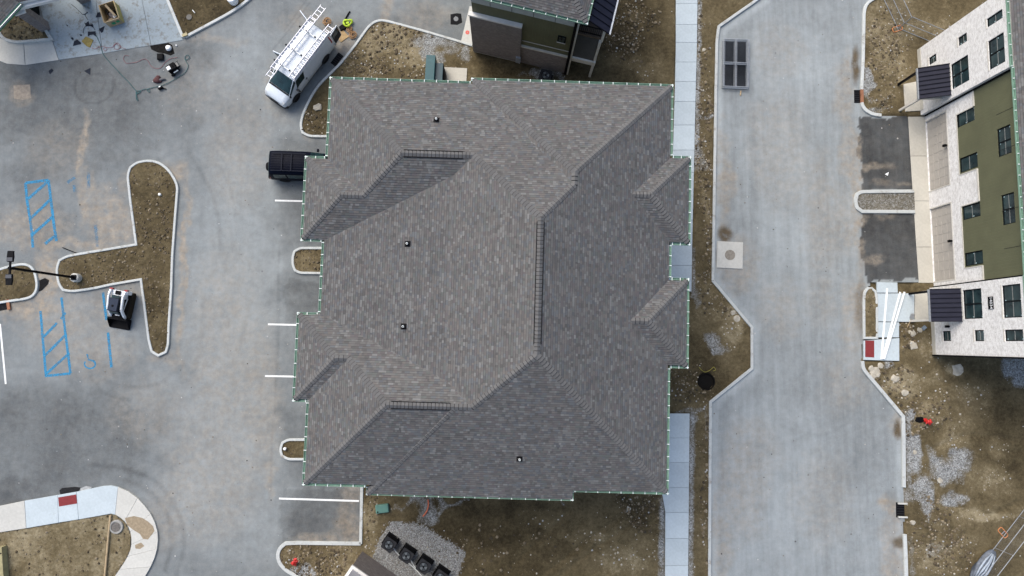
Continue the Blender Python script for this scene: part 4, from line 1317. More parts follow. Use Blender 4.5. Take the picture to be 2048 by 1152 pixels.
# gutter and roof
def EV(s, y, z): return Vector((s, y, z))
g0 = WB.sz; ov = .42
def gut_s(u, v_, z):
    p = G(u, v_, z); return loc_pt(WB, p)
ga = gut_s(2016, 0, EZ); gb = gut_s(2047, 590, EZ)
yg = (ga[1]+gb[1])/2
pts = [EV(S_LO-3.0, yg, EZ), EV(sN1+.05, yg, EZ), EV(sN1+.051, yg+.07*ysg, EZ), EV(sS0-.05, yg+.07*ysg, EZ), EV(sS0-.049, yg+.02*ysg, EZ), EV(sS1+.5, yg+.02*ysg, EZ)]
gm = MB()
hang = MB().box(-.017, .017, -.0, .12, -.012, .008).mesh('gutter_hanger', M_HANGER)
for a, b in ((pts[0], pts[1]), (pts[2], pts[3]), (pts[4], pts[5])):
    y = a.y
    m2 = MB()
    for (c0, c1, za, zb) in ((0, .016, -.11, 0), (.016, .11, -.11, -.098), (.11, .126, -.11, .01)):
        yy = sorted((y+c0*ysg, y+c1*ysg)); m2.box(a.x, b.x, yy[0], yy[1], EZ+za, EZ+zb)
    o = m2.build('gutter', M_GUTTER, eb)
    k = int((b.x-a.x)/.62)
    for j in range(k+1):
        inst(hang, 'gutter_hanger', o, (a.x+.05+(b.x-a.x-.1)*j/k, y, EZ), (0, 0, 0 if ysg > 0 else math.pi))
ob = MB(); yy = sorted((yg+.22*ysg, yM+.5*ysg)); ob.box(pts[0].x, pts[-1].x, yy[0], yy[1], EZ-.22, EZ-.16); ob.build('soffit', M_WHITET, eb)
rf = MB()
y1 = yg+.20*ysg; y2 = yg+6.5*ysg
dz = 6.4*.46
P = [Vector((pts[0].x, y1, EZ+.03)), Vector((pts[-1].x-.1, y1, EZ+.03)), Vector((pts[-1].x-6.0, y2, EZ+.03+dz)), Vector((pts[0].x, y2, EZ+.03+dz))]
rf.poly(P); rf.poly([P[1], Vector((P[1].x, y1+13*ysg, EZ+.03)), P[2]]); rf.poly([P[3], P[2], Vector((P[1].x, y1+13*ysg, EZ+.03)), Vector((P[0].x, y1+13*ysg, EZ+.03))])
rfo = rf.build('roof', M_DECK, eb)
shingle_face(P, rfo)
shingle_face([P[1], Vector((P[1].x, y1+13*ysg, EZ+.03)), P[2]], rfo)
# awnings
def awning(quad, y, zo, name_label):
    (u0, v0), (u1, v1), (u2, v2), (u3, v3) = quad      # outer-top, inner-top, inner-bottom, outer-bottom
    sI0, zI0 = WB.sz(u1, v1, -y*ysg); sI1, zI1 = WB.sz(u2, v2, -y*ysg)
    o0 = loc_pt(WB, G(u0, v0, zo)); o1 = loc_pt(WB, G(u3, v3, zo))
    zi = (zI0+zI1)/2; yo_ = (o0[1]+o1[1])/2; sa = (o0[0]+sI0)/2; sb = (o1[0]+sI1)/2
    a = [Vector((sa, yo_, zo)), Vector((sb, yo_, zo)), Vector((sb, y-.02*ysg, zi)), Vector((sa, y-.02*ysg, zi))]
    mb = MB(); t = Vector((0, 0, -.05))
    mb.add(a+[p+t for p in a], [(0,1,2,3),(7,6,5,4),(0,4,5,1),(1,5,6,2),(2,6,7,3),(3,7,4,0)])
    aw = mb.build('awning', M_DARKMETAL, eb)
    k = 7
    for i in range(k+1):
        f = i/k
        p0 = a[0].lerp(a[1], f); p1 = a[3].lerp(a[2], f); up_ = Vector((0, 0, .028))
        MB().bar(p0+up_, p1+up_, .03, .07).build('standing_seam', M_SEAM, aw)
    yy = sorted((yo_-.09*ysg, yo_)); MB().box(sa, sb, yy[0], yy[1], zo-.12, zo-.01).build('awning_gutter', M_STEEL, aw)
    # soffit box and posts
    yy = sorted((yo_+.06*ysg, y-.02*ysg)); MB().box(sa+.06, sb-.06, yy[0], yy[1], zo-.30, zo-.06).build('awning_beam', M_SILL, aw)
    for s_ in (sa+.12, sb-.12):
        yy = sorted((yo_+.10*ysg, yo_+.24*ysg)); MB().box(s_-.07, s_+.07, yy[0], yy[1], .05, zo-.30).build('awning_post', M_BLACK if s_ == sa+.12 else M_SILL, aw)
M_SEAM = mat('seam_metal', (.010, .010, .015), .5, .2)
awning([(1836,138),(1898,127),(1905,187),(1839,200)], 0, 2.65, '')
awning([(1859,579),(1921,576.5),(1926,641),(1863,645)], yS, 2.65, '')
# lamps
def wall_lamp(u, v_, y, parent):
    s_, z_ = WB.sz(u, v_, -y*ysg)
    yy = lambda a, b: sorted((y+a*ysg, y+b*ysg))
    mb = MB(); t = yy(-.03, 0); mb.box(s_-.06, s_+.06, t[0], t[1], z_-.1, z_+.1)
    t = yy(-.12, -.03); mb.box(s_-.015, s_+.015, t[0], t[1], z_+.06, z_+.09)
    t = yy(-.20, -.06); mb.box(s_-.08, s_+.08, t[0], t[1], z_-.14, z_+.07)
    mb.build('wall_lamp', M_BLACK, parent)
wall_lamp(1893, 291, yM, eb); wall_lamp(1903.5, 482, yM, eb); wall_lamp(1898, 653, yS, eb)
# address sign 14034
r = rect_at([(1976.5,594),(1986.5,592.5),(1987.5,618),(1977.5,619)], yS)
yy = sorted((yS-.035*ysg, yS-.001*ysg))
sign = MB().box(r[0], r[1], yy[0], yy[1], r[2], r[3]).build('address_sign', M_BLACK, eb)
def text_mesh(body, size):
    cu = bpy.data.curves.new('lettering', 'FONT'); cu.body = body; cu.size = size; cu.align_x = 'CENTER'; cu.align_y = 'CENTER'; cu.extrude = .003
    ob_ = bpy.data.objects.new('lettering', cu); COL.objects.link(ob_)
    dg = bpy.context.evaluated_depsgraph_get(); me_ = bpy.data.meshes.new_from_object(ob_.evaluated_get(dg))
    bpy.data.objects.remove(ob_, do_unlink=True)
    return me_
me_ = text_mesh('14034', .30)
me_.materials.append(M_WHITEP)
t_ = bpy.data.objects.new('lettering', me_); link(t_, sign)
hs = max(x.co.x for x in me_.vertices)-min(x.co.x for x in me_.vertices)
t_.scale = ((r[1]-r[0])*.88/hs,)*2+(1,)
t_.matrix_local = Matrix.Translation(((r[0]+r[1])/2, yS-.040*ysg, r[2]+(r[3]-r[2])*.62)) @ (Matrix.Rotation(math.pi/2, 4, 'X') if ysg > 0 else Matrix.Rotation(math.pi, 4, 'Z') @ Matrix.Rotation(math.pi/2, 4, 'X')) @ Matrix.Diagonal(((r[1]-r[0])*.88/hs, (r[1]-r[0])*.88/hs, 1, 1))

# ------------------------------------------------------------------ brick and olive building at the top edge
NB = Wall((947.5,104), (1132,148.5))
NA, rzN = NB.frame()
nb = empty('brick_building', NA, rzN, 'grey brick and olive building with balcony at the top edge', 'building')
sgN = 1 if Vector((-NB.d.y, NB.d.x, 0)).dot(NB.n) < 0 else -1
def nloc(p):
    r_ = p-NB.A; return r_.dot(NB.d), -r_.dot(NB.n)*sgN
LN = NB.L
NZ = 8.75
sB = NB.sz(1043.5, 60)[0]; zB = NB.sz(990, 44, .12)[1]; zW = NB.sz(1080, 103)[1]
def ny(a, b): return sorted((a*sgN, b*sgN))
t = ny(.12, 8); MB().box(.15, LN, t[0], t[1], -.1, NZ-.1).build('siding_wall', M_OLIVE, nb)
t = ny(0, .119); MB().box(0, sB, t[0], t[1], -.1, .35).build('foundation', M_BEIGE, nb)
t = ny(-.1, .118); MB().box(.0, sB, t[0], t[1], .351, zB).build('brick_wall', M_BRICKG, nb)
t = ny(-.16, .117); MB().box(-.05, sB+.02, t[0], t[1], zB+.001, zB+.16).build('stone_cap', M_WHITET, nb)
t = ny(.03, .118); MB().box(sB+.001, LN, t[0], t[1], -.1, zW).build('brick_wall', M_BRICKG, nb)
t = ny(-.02, .116); MB().box(sB+.001, LN, t[0], t[1], zW+.001, zW+.14).build('ledge', M_SILL, nb)
zF = NB.sz(1006, 19.5, -.06)[1]
t = ny(.06, .119); MB().box(.15, LN, t[0], t[1], zF, NZ-.15).build('frieze_board', mat('frieze', (.36, .38, .36), .6), nb)
for k in range(1, 5):
    t = ny(.045, .061); MB().box(LN*k/5-.012, LN*k/5+.012, t[0], t[1], zF+.01, NZ-.16).build('frieze_joint', M_TRIMDK, nb)
t = ny(.085, .119); MB().box(sB+.05, LN-.05, t[0], t[1], zW+.75, zW+.79).build('siding_seam', M_SILL, nb)
rw = NB.rect([(1115,74),(1132,77),(1130,88.5),(1114,85.6)])
yw = .12*sgN
fw_ = MB(); t = ny(.06, .119); fw_.box(rw[0], rw[1], t[0], t[1], rw[2], rw[3]); wn_ = fw_.build('window', M_FRAME, nb)
for k in range(2):
    t = ny(.05, .061); MB().box(rw[0]+.06+(rw[1]-rw[0]-.12)*k/2+.02, rw[0]+.06+(rw[1]-rw[0]-.12)*(k+1)/2-.02, t[0], t[1], rw[2]+.06, rw[3]-.06).build('pane', M_GLASS, wn_)
t = ny(.03, .119); MB().box(rw[0]-.02, rw[1]+.02, t[0], t[1], rw[2]-.06, rw[2]-.001).build('sill', M_SILL, wn_)
t = ny(-.08, .119); MB().box(LN-.16, LN+.02, t[0], t[1], .05, NZ-.25).build('downspout', M_BLACK, nb)
t = ny(-.02, .119); MB().box(LN+.021, LN+.13, t[0], t[1], -.1, NZ-.25).build('corner_board', M_SILL, nb)
t = ny(-.02, .03)
mbx = NB.rect([(1043,108),(1050,109),(1050,118),(1043,117)])
t = ny(-.24, -.101); MB().box(sB-.28, sB+.05, t[0], t[1], .5, 1.3).build('meter_box', mat('meter_grey', (.22, .24, .26), .5), nb)
# gutter and roof
gN = [nloc(G(965, 0, NZ)), nloc(G(1176, 48, NZ)), nloc(G(1189, 0, NZ))]
ygN = (gN[0][1]+gN[1][1])/2; xgN = gN[1][0]
gutter_run([Vector((-.4, ygN, NZ)), Vector((xgN, ygN, NZ)), Vector((xgN, ygN+7*sgN, NZ))] if sgN > 0 else [Vector((-.4, ygN, NZ)), Vector((xgN, ygN, NZ)), Vector((xgN, ygN+7*sgN, NZ))], nb, None, False)
k46 = .46; hd = 5.2
c0 = Vector((xgN-.13, ygN+.13*sgN, NZ+.03)); c1 = Vector((-.4, ygN+.13*sgN, NZ+.03))
pk_ = Vector((xgN-.13-hd, ygN+(.13+hd)*sgN, NZ+.03+hd*k46)); pl_ = Vector((-.4, ygN+(.13+hd)*sgN, NZ+.03+hd*k46)); c2 = Vector((xgN-.13, ygN+(.13+2*hd)*sgN, NZ+.03))
rN = MB(); rN.poly([c1, c0, pk_, pl_]); rN.poly([c0, c2, pk_]); rN.poly([Vector((-.4, c2.y, NZ+.03)), c2, pk_, pl_]); rN.poly([c1, pl_, Vector((-.4, c2.y, NZ+.03))])
rNo = rN.build('roof', M_DECK, nb)
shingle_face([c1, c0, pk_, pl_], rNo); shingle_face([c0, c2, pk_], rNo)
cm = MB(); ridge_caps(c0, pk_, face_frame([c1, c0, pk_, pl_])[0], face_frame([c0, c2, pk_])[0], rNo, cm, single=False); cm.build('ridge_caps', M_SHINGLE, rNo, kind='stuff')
t = sorted((ygN+.12*sgN, ygN+9*sgN)); MB().box(-.35, xgN-.12, t[0], t[1], NZ-.18, NZ-.12).build('soffit', M_WHITET, nb)
# balcony at the east end
bs0 = LN+.14
fz = 2.75
pb = [nloc(G(1142,112,fz)), nloc(G(1188,122,fz))]
bs1 = pb[1][0]; by0 = pb[0][1]
t = sorted((by0, by0+3.2*sgN))
MB().box(bs0, bs1, t[0], t[1], fz-.06, fz).build('balcony_floor', mat('balcony_concrete', (.085, .072, .055), .85, spec=.1), nb)
t = sorted((by0-.12*sgN, by0)); MB().box(bs0, bs1+.12, t[0], t[1], fz-.42, fz+.06).build('balcony_beam', M_SILL, nb)
t = sorted((by0, by0+3.2*sgN)); MB().box(bs1, bs1+.12, t[0], t[1], fz-.42, fz+.06).build('balcony_beam', M_SILL, nb)
t = sorted((by0, by0+.16*sgN)); MB().box(bs1-.06, bs1+.11, t[0], t[1], -.1, fz-.42).build('balcony_post', M_SILL, nb)
t = sorted((by0+.02*sgN, by0+.16*sgN)); MB().box(bs1-.05, bs1+.10, t[0], t[1], fz+.06, 5.6).build('balcony_post', M_SILL, nb)
t = sorted((by0+3.2*sgN, by0+3.5*sgN)); MB().box(bs0, bs1+.12, t[0], t[1], -.1, 6.6).build('recess_wall', mat('recess_brown', (.10, .075, .055), .8), nb)
fz2 = 5.6
t = sorted((by0+.3*sgN, by0+3.2*sgN)); MB().box(bs0, bs1+.08, t[0], t[1], fz2-.2, fz2).build('balcony_floor', mat('recess_brown', (.1, .075, .055), .8), nb)
rail = MB()
ra = Vector((bs0+.05, by0+.4*sgN, fz2)); rb_ = Vector((bs1+.03, by0+.4*sgN, fz2))
for zz in (.12, .95): rail.bar(ra+Vector((0, 0, zz)), rb_+Vector((0, 0, zz)), .05, .05)
ro = rail.build('railing', M_BLACK, nb)
for i in range(13):
    p = ra.lerp(rb_, i/12); MB().bar(p+Vector((0, 0, .0)), p+Vector((0, 0, .93)), .03, .03).build('baluster', M_BLACK, ro)
# shed metal roof over the balcony
shed = [nloc(G(1176,49,8.3)), nloc(G(1218,68,7.3)), nloc(G(1237,0,7.3)), nloc(G(1188,0,8.3))]
sx0 = shed[0][0]+.05; sx1 = shed[1][0]; sy0 = shed[1][1]
a = [Vector((sx0, sy0, 8.3)), Vector((sx1, sy0, 7.3)), Vector((sx1, sy0+6*sgN, 7.3)), Vector((sx0, sy0+6*sgN, 8.3))]
mb = MB(); tt = Vector((0, 0, -.08)); mb.add(a+[p+tt for p in a], [(0,1,2,3),(7,6,5,4),(0,4,5,1),(1,5,6,2),(2,6,7,3),(3,7,4,0)])
sh = mb.build('shed_roof', M_DARKMETAL, nb)
for i in range(15):
    f = i/14; MB().bar(a[0].lerp(a[3], f)+Vector((0,0,.02)), a[1].lerp(a[2], f)+Vector((0,0,.02)), .03, .06).build('standing_seam', M_SEAM, sh)
t = sorted((sy0, sy0+6*sgN)); MB().box(sx1, sx1+.1, t[0], t[1], 7.15, 7.27).build('shed_gutter', M_STEEL, sh)
t = sorted((sy0+.2*sgN, sy0+.34*sgN)); MB().box(sx1-.35, sx1-.2, t[0], t[1], fz2, 7.3).build('shed_post', M_SILL, nb)

# ------------------------------------------------------------------ porch at the upper left corner
pw = G(93, 62)
pd = (G(102, 60)-G(84, 66)); prz = math.atan2(pd.y, pd.x)
pb_ = empty('porch_building', pw, prz, 'porch corner with brick pier and green gutter, upper left', 'building')
inv = (Matrix.Translation(pw) @ Matrix.Rotation(prz, 4, 'Z')).inverted()
def plc(u, v_, z): return inv @ G(u, v_, z)
MB().box(-.31, .31, -.02, .60, -.05, 2.55).build('brick_pier', M_BRICKG, pb_)
c = plc(172, 3, 0)
MB().box(c.x-.36, c.x+.36, c.y-.1, c.y+.6, -.05, 2.55).build('brick_pier', M_BRICKG, pb_)
MB().box(-.36, .36, -.07, .65, 2.551, 2.66).build('pier_cap', M_WHITET, pb_)
pr = [plc(38, 5, 3.25), plc(-60, 112, 3.25), plc(-160, -100, 3.25), plc(250, -48, 3.25)]
MB().prism([(p.x, p.y) for p in pr], 3.0, 3.24).build('porch_ceiling', M_WHITET, pb_)
rp = [Vector((p.x, p.y, 3.26)) for p in pr]; rp[2].z = 6.2
mm = MB(); mm.poly([rp[0], rp[1], rp[2]]); mm.poly([rp[0], rp[2], rp[3]])
pro = mm.build('roof', M_DECK, pb_)
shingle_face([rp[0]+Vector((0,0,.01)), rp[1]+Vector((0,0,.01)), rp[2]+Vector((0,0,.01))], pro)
M_GREENF = mat('green_fascia', (.03, .20, .085), .5, var=.3, scale=2)
d1 = (rp[1]-rp[0]); d1.z = 0; L1 = d1.length; d1.normalize(); n1_ = Vector((d1.y, -d1.x, 0))
if n1_.dot(inv @ Vector((0, 0, 0))-rp[0]) < 0: n1_ = -n1_
for off, z_, w_, h_, m_, nm in ((.05, 3.05, .03, .34, M_GREENF, 'fascia'), (.10, 3.15, .1, .10, M_GUTTER, 'gutter'), (.17, 3.17, .03, .14, M_STEEL, 'gutter_lip')):
    MB().bar(rp[0]+n1_*off+Vector((0, 0, z_-3.26)), rp[1]+n1_*off+Vector((0, 0, z_-3.26)), w_, h_).build(nm, m_, pb_)
ba, bb = plc(38, 16, 2.8), plc(260, -40, 2.8)
MB().bar(ba, bb, .22, .26).build('porch_beam', M_WHITET, pb_)
MB().bar(plc(30, 4, 2.95), plc(240, -56, 2.95), .14, .2).build('porch_beam', M_WHITET, pb_)
w0, w1 = plc(60, 10, 0), plc(130, -40, 0)
MB().bar(plc(78, 30, 0)+Vector((0,0,1.5)), plc(70, -60, 0)+Vector((0,0,1.5)), .12, 3.0).build('porch_wall', M_FRAME, pb_)

# ------------------------------------------------------------------ brick building at the bottom edge
SB = Wall((725,1102), (796,1152))
SA, rzS = SB.frame()
sb_ = empty('corner_building', SA, rzS, 'grey brick building corner with pale upper wall at the bottom edge', 'building')
sgS = 1 if Vector((-SB.d.y, SB.d.x, 0)).dot(SB.n) < 0 else -1
def sy(a, b): return sorted((a*sgS, b*sgS))
zS = SB.sz(704, 1133)[1]; zS = 2.95
t = sy(0, 6); MB().box(0, 9, t[0], t[1], -.1, zS).build('brick_wall', M_BRICKG, sb_)
t = sy(-.05, 6.05); MB().box(-.05, 9, t[0], t[1], zS+.001, zS+.14).build('stone_cap', M_WHITET, sb_)
t = sy(.12, 5.9); MB().box(.12, 9, t[0], t[1], zS+.141, 8.6).build('siding_wall', M_LILAC, sb_)
t = sy(-.3, 6.3); MB().box(-.3, 9.2, t[0], t[1], 8.601, 8.8).build('roof', M_DECK, sb_)

# ------------------------------------------------------------------ vehicles
class Body:
    """half profiles along x: stations (x, half width, sill z, top z, roof width factor)"""
    def __init__(s, st):
        s.st = st
    def prof(s, x):
        st = s.st
        for a, b in zip(st[:-1], st[1:]):
            if a[0] <= x <= b[0]:
                t = (x-a[0])/(b[0]-a[0]); _, W, Z0, T, R = [a[i]+(b[i]-a[i])*t for i in range(5)]; break
        else:
            _, W, Z0, T, R = st[0] if x < st[0][0] else st[-1]
        zb = Z0+.13
        h = T-zb
        return [(W*.88, Z0), (W*.985, zb), (W, zb+h*.25), (W*.985, zb+h*.43), (W*(.45+.55*R), zb+h*.80), (W*R, zb+h*.93), (W*R*.66, zb+h*.985), (0, T)]
    def at(s, x, k):
        P = s.prof(x); i = min(int(k), 6); t = k-i
        return (P[i][0]+(P[i+1][0]-P[i][0])*t, P[i][1]+(P[i+1][1]-P[i][1])*t)
    def body(s):
        rings = []
        for x, *_ in s.st:
            P = s.prof(x)
            rings.append([(x, y, z) for y, z in P]+[(x, -y, z) for y, z in P[-2::-1]])
        return MB().loft(rings)
    def patch(s, xa, xb, ka, kb, side, eps=.014, nx=6, nk=4, slant=0.0):
        mb = MB()
        def pt(i, j):
            k = ka+(kb-ka)*j/nk
            x = xa+(xb-xa)*i/nx - slant*(j/nk)
            y, z = s.at(x, k)
            y2, z2 = s.at(x, min(k+.05, 7)); y1, z1 = s.at(x, max(k-.05, 0))
            ny_, nz_ = (z2-z1), -(y2-y1)
            yy, zz = s.at(x+.03, k)
            slope = (zz-z)/.03
            n = Vector((-slope*max(nz_, 0), ny_, nz_))
            if n.length < 1e-6: n = Vector((0, 0, 1))
            n.normalize()
            p = Vector((x, y, z))+n*eps
            return (p.x, p.y*side, p.z)
        V_ = [pt(i, j) for i in range(nx+1) for j in range(nk+1)]
        f = []
        for i in range(nx):
            for j in range(nk):
                a = i*(nk+1)+j; q_ = [a, a+1, a+nk+2, a+nk+1]
                f.append(q_ if side < 0 else q_[::-1])
        mb.add(V_, f)
        return mb

def wheel(parent, x, y, r, w, side):
    o = MB().lathe([(r*.62, -w/2), (r*.94, -w/2), (r, -w*.35), (r, w*.35), (r*.94, w/2), (r*.62, w/2)], 20, (0, 0, 0), 0, 'y').build('wheel', M_RUBBER, parent, smooth=False)
    o.location = (x, y, r)
    h = MB().lathe([(r*.60, w*.30), (r*.60, w*.46), (r*.5, w*.40), (r*.2, w*.42), (.02, w*.46)], 14, (0, 0, 0), 0, 'y')
    m = h.build('rim', M_RIM, o)
    if side < 0: m.rotation_euler = (0, 0, math.pi)
    return o

def both(fn):
    mb = MB()
    for s_ in (1, -1):
        p = fn(s_); mb.add(p.v, p.f)
    return mb

def carlabel(n): return n
M_CARGLASS = mat('vehicle_glass', (.012, .032, .036), .1, var=.5, scale=2, spec=.4)
M_VANWHITE = mat('van_white', (.60, .645, .69), .3, var=.05, scale=1.5, spec=.5)
M_VANDARK = mat('van_trim', (.03, .032, .035), .55)
M_RAILDK = mat('dark_rail', (.014, .016, .024), .5, spec=.06)
M_TAIL = mat('tail_lamp', (.28, .012, .012), .3)
M_LAMPW = mat('head_lamp', (.5, .52, .53), .15)
M_SUVPAINT = mat('black_car_paint', (.002, .003, .009), .4, var=.1, spec=.05)

# white van
Pr, Pf = G(655, 122), G(597, 199)
h_ = (Pf-Pr).normalized(); left = Vector((-h_.y, h_.x, 0))
mid = (Pr+Pf)/2
vo = mid-left*.97-h_*.02
van = empty('cargo_van', (vo.x, vo.y, 0), math.atan2(h_.y, h_.x), 'white cargo van with two ladders on its roof rack and side door open', 'van')
vb = Body([(-2.86,.90,.42,1.90,.80),(-2.80,.98,.36,2.02,.82),(-2.6,1.0,.34,2.09,.83),(-1,1.0,.32,2.11,.83),(.6,1.0,.32,2.10,.83),(1.0,1.0,.32,2.06,.80),(1.15,1.0,.32,1.98,.79),(1.55,1.0,.32,1.66,.82),(1.98,.99,.33,1.32,.88),(2.1,.985,.33,1.24,.90),(2.45,.97,.34,1.14,.90),(2.68,.93,.36,1.02,.88),(2.80,.86,.40,.88,.85),(2.84,.78,.45,.75,.85)])
vb.body().build('body', M_VANWHITE, van, smooth=True)
both(lambda s: vb.patch(1.12, 1.98, 4.0, 7, s, .018)).build('windshield', M_CARGLASS, van, smooth=True)
both(lambda s: vb.patch(1.99, 2.10, 3.6, 7, s, .02, 2)).build('cowl', M_VANDARK, van)
for s_ in (1, -1):
    vb.patch(.42, 1.28, 3.15, 4.25, s_, .012, 6, 3, .25).build('side_window', M_CARGLASS, van)
    vb.patch(2.60, 2.80, 4.4, 5.6, s_, .012, 3, 2).build('headlight', M_LAMPW, van)
    vb.patch(-2.84, -2.66, 2.9, 4.6, s_, .012, 2, 3).build('tail_light', M_TAIL, van)
    mi_ = MB().obox((1.35, s_*1.17, 1.22), .12, .22, .24).bar((1.38, s_*.97, 1.15), (1.36, s_*1.12, 1.18), .06, .05)
    mi_.build('mirror', M_VANDARK, van, bevel=.02)
    MB().obox((.34, s_*1.005, 1.02), .16, .03, .05).build('door_handle', M_VANDARK, van)
    ln = MB(); 
    for xx in (.30, 1.42): ln.bar((xx, s_*1.004, .5), (xx, s_*.99, 1.15), .012, .012)
    ln.build('door_seam', M_VANDARK, van)
    for xx in (-1.65, 1.78): wheel(van, xx, s_*.86, .37, .26, s_)
    for xx in (-1.65, 1.78):
        a_ = [(xx+.46*math.cos(t), s_*1.006, .38+.46*math.sin(t)) for t in [i*math.pi/10 for i in range(11)]]
        MB().poly(a_).build('wheel_arch', M_VANDARK, van)
bm_ = MB()
ring = [(2.70, .98), (2.86, .80), (2.92, .4), (2.93, 0), (2.92, -.4), (2.86, -.80), (2.70, -.98)]
bm_.prism(ring+[(2.5, -.9), (2.5, .9)], .38, .66); bm_.build('front_bumper', M_VANDARK, van, bevel=.03)
MB().prism([(2.80, .7), (2.87, 0), (2.80, -.7), (2.6, -.7), (2.6, .7)], .661, .86).build('grille', M_VANDARK, van)
MB().box(-2.98, -2.80, -.95, .95, .38, .58).build('rear_bumper', M_VANDARK, van, bevel=.03)
MB().box(-2.875, -2.862, -.75, .75, .62, 1.88).build('cargo_opening', M_BLACK, van)
# open rear doors and open side cargo door on the passenger side
def van_door(name, hx, hy, ang, L, z0_, z1_):
    d_ = MB().box(0, L, -.03, .03, z0_, z1_).build(name, M_VANWHITE, van, bevel=.02)
    d_.location = (hx, hy, 0); d_.rotation_euler = (0, 0, ang)
    MB().box(.06, L-.06, -.045, -.031, z0_+.08, z1_-.1).build('door_lining', M_VANDARK, d_)
    MB().box(.10, L-.10, -.05, .05, z1_-.65, z1_-.18).build('door_window', M_CARGLASS, d_)
    return d_
van_door('rear_door', -2.84, -.98, math.radians(-108), .86, .5, 1.92)
van_door('rear_door', -2.86, .95, math.radians(187), .86, .5, 1.92)
van_door('side_door', .12, -1.02, math.radians(-80), .62, .45, 1.85)
rk = MB()
for xx in (-2.1, -.55, .75):
    rk.bar((xx, -.92, 2.26), (xx, .92, 2.26), .05, .05)
    for s_ in (1, -1): rk.bar((xx, s_*.86, 2.0), (xx, s_*.86, 2.26), .05, .04)
rack = rk.build('roof_rack', M_STEEL, van)
for xx in (-2.1, -.55, .75):
    for s_ in (.36, .9, -.36, -.9): MB().obox((xx, s_, 2.31), .10, .07, .12).build('rack_clamp', M_BLACK, rack)

def ladder(name, p0, p1, width, label, extra=None, rung=.305):
    p0, p1 = Vector(p0), Vector(p1)
    d = p1-p0; L = d.length
    yaw = math.atan2(d.y, d.x)
    e = empty(name, p0, yaw, label, 'ladder', 'ladders on the van roof')
    pitch = math.asin(d.z/L)
    def sec(x0, x1, w, z, tagn):
        for s_ in (1, -1):
            MB().bar((x0, s_*w/2, z), (x1, s_*w/2, z), .035, .085).build('rail', M_ALU, e)
        me_ = MB().bar((0, -w/2+.018, 0), (0, w/2-.018, 0), .036, .036).mesh('rung', M_ALU)
        n_ = int((x1-x0-.2)/rung)
        for i in range(n_+1):
            inst(me_, 'rung', e, (x0+.12+(x1-x0-.24)*i/max(n_, 1), 0, z))
    sec(0, L, width, 0, 0)
    if extra: sec(extra[0]*L, extra[1]*L, extra[2], .10, 1)
    return e
ladder('extension_ladder', G(536.3,154.8,2.34), G(647,13.2,2.34), .40, 'long two-section extension ladder on the left side of the van roof', (.10, .83, .47))
ladder('extension_ladder', G(582.5,158,2.36), G(663,52,2.36), .42, 'shorter ladder on the right side of the van roof', (.02, .9, .36))

# black SUV half under the eave
sv0 = G(547, 337)
suv = empty('black_suv', (sv0.x+2.40, sv0.y-.05, 0), -.03, 'black sport utility vehicle parked half under the west eave', 'car')
sb2 = Body([(-2.40,.80,.45,.95,.95),(-2.36,.90,.38,1.08,.93),(-2.30,.93,.34,1.20,.88),(-2.16,.94,.32,1.68,.80),(-2.0,.945,.30,1.78,.78),(-1,.95,.28,1.81,.78),(.3,.95,.28,1.80,.77),(.6,.95,.28,1.76,.76),(1.35,.95,.28,1.20,.85),(1.5,.95,.28,1.12,.88),(2.1,.93,.3,1.03,.88),(2.32,.86,.35,.88,.85),(2.38,.78,.42,.7,.85)])
sb2.body().build('body', M_SUVPAINT, suv, smooth=True)
both(lambda s: sb2.patch(.62, 1.34, 4.2, 7, s, .015)).build('windshield', M_CARGLASS, suv)
both(lambda s: sb2.patch(-2.28, -2.12, 4.3, 7, s, .015, 3)).build('rear_window', M_CARGLASS, suv)
for s_ in (1, -1):
    sb2.patch(-1.9, -1.05, 3.1, 4.2, s_, .012, 4, 3).build('side_window', M_CARGLASS, suv)
    sb2.patch(-.95, .0, 3.1, 4.2, s_, .012, 4, 3).build('side_window', M_CARGLASS, suv)
    sb2.patch(.1, .95, 3.1, 4.1, s_, .012, 4, 3, .2).build('side_window', M_CARGLASS, suv)
    sb2.patch(-2.37, -2.2, 2.6, 3.6, s_, .012, 2, 2).build('tail_light', M_TAIL, suv)
    sb2.patch(2.1, 2.3, 3.2, 4.4, s_, .012, 2, 2).build('headlight', M_LAMPW, suv)
    for xx in (-1.42, 1.42): wheel(suv, xx, s_*.84, .37, .25, s_)
    MB().bar((-1.95, s_*.60, 1.865), (.35, s_*.60, 1.865), .04, .04).build('roof_rail', M_RAILDK, suv)
    MB().obox((.95, s_*1.05, 1.12), .14, .2, .16).build('mirror', M_SUVPAINT, suv, bevel=.02)
for xx in (-1.22, -.58): MB().bar((xx, -.62, 1.90), (xx, .62, 1.90), .05, .03).build('cross_bar', M_RAILDK, suv)
for i in range(6):
    yy_ = -.42+i*.168
    MB().bar((-2.0, yy_, 1.807), (.3, yy_, 1.807), .018, .022).build('roof_rib', M_RAILDK, suv)
MB().box(-2.52, -2.36, -.85, .85, .36, .58).build('rear_bumper', M_BLACKP, suv, bevel=.03)
MB().lathe([(.02, -.14), (.26, -.14), (.30, -.06), (.30, .02), (.02, .02)], 16, (-2.42, -.1, .82), 0, 'x').build('spare_wheel', M_RUBBER, suv)

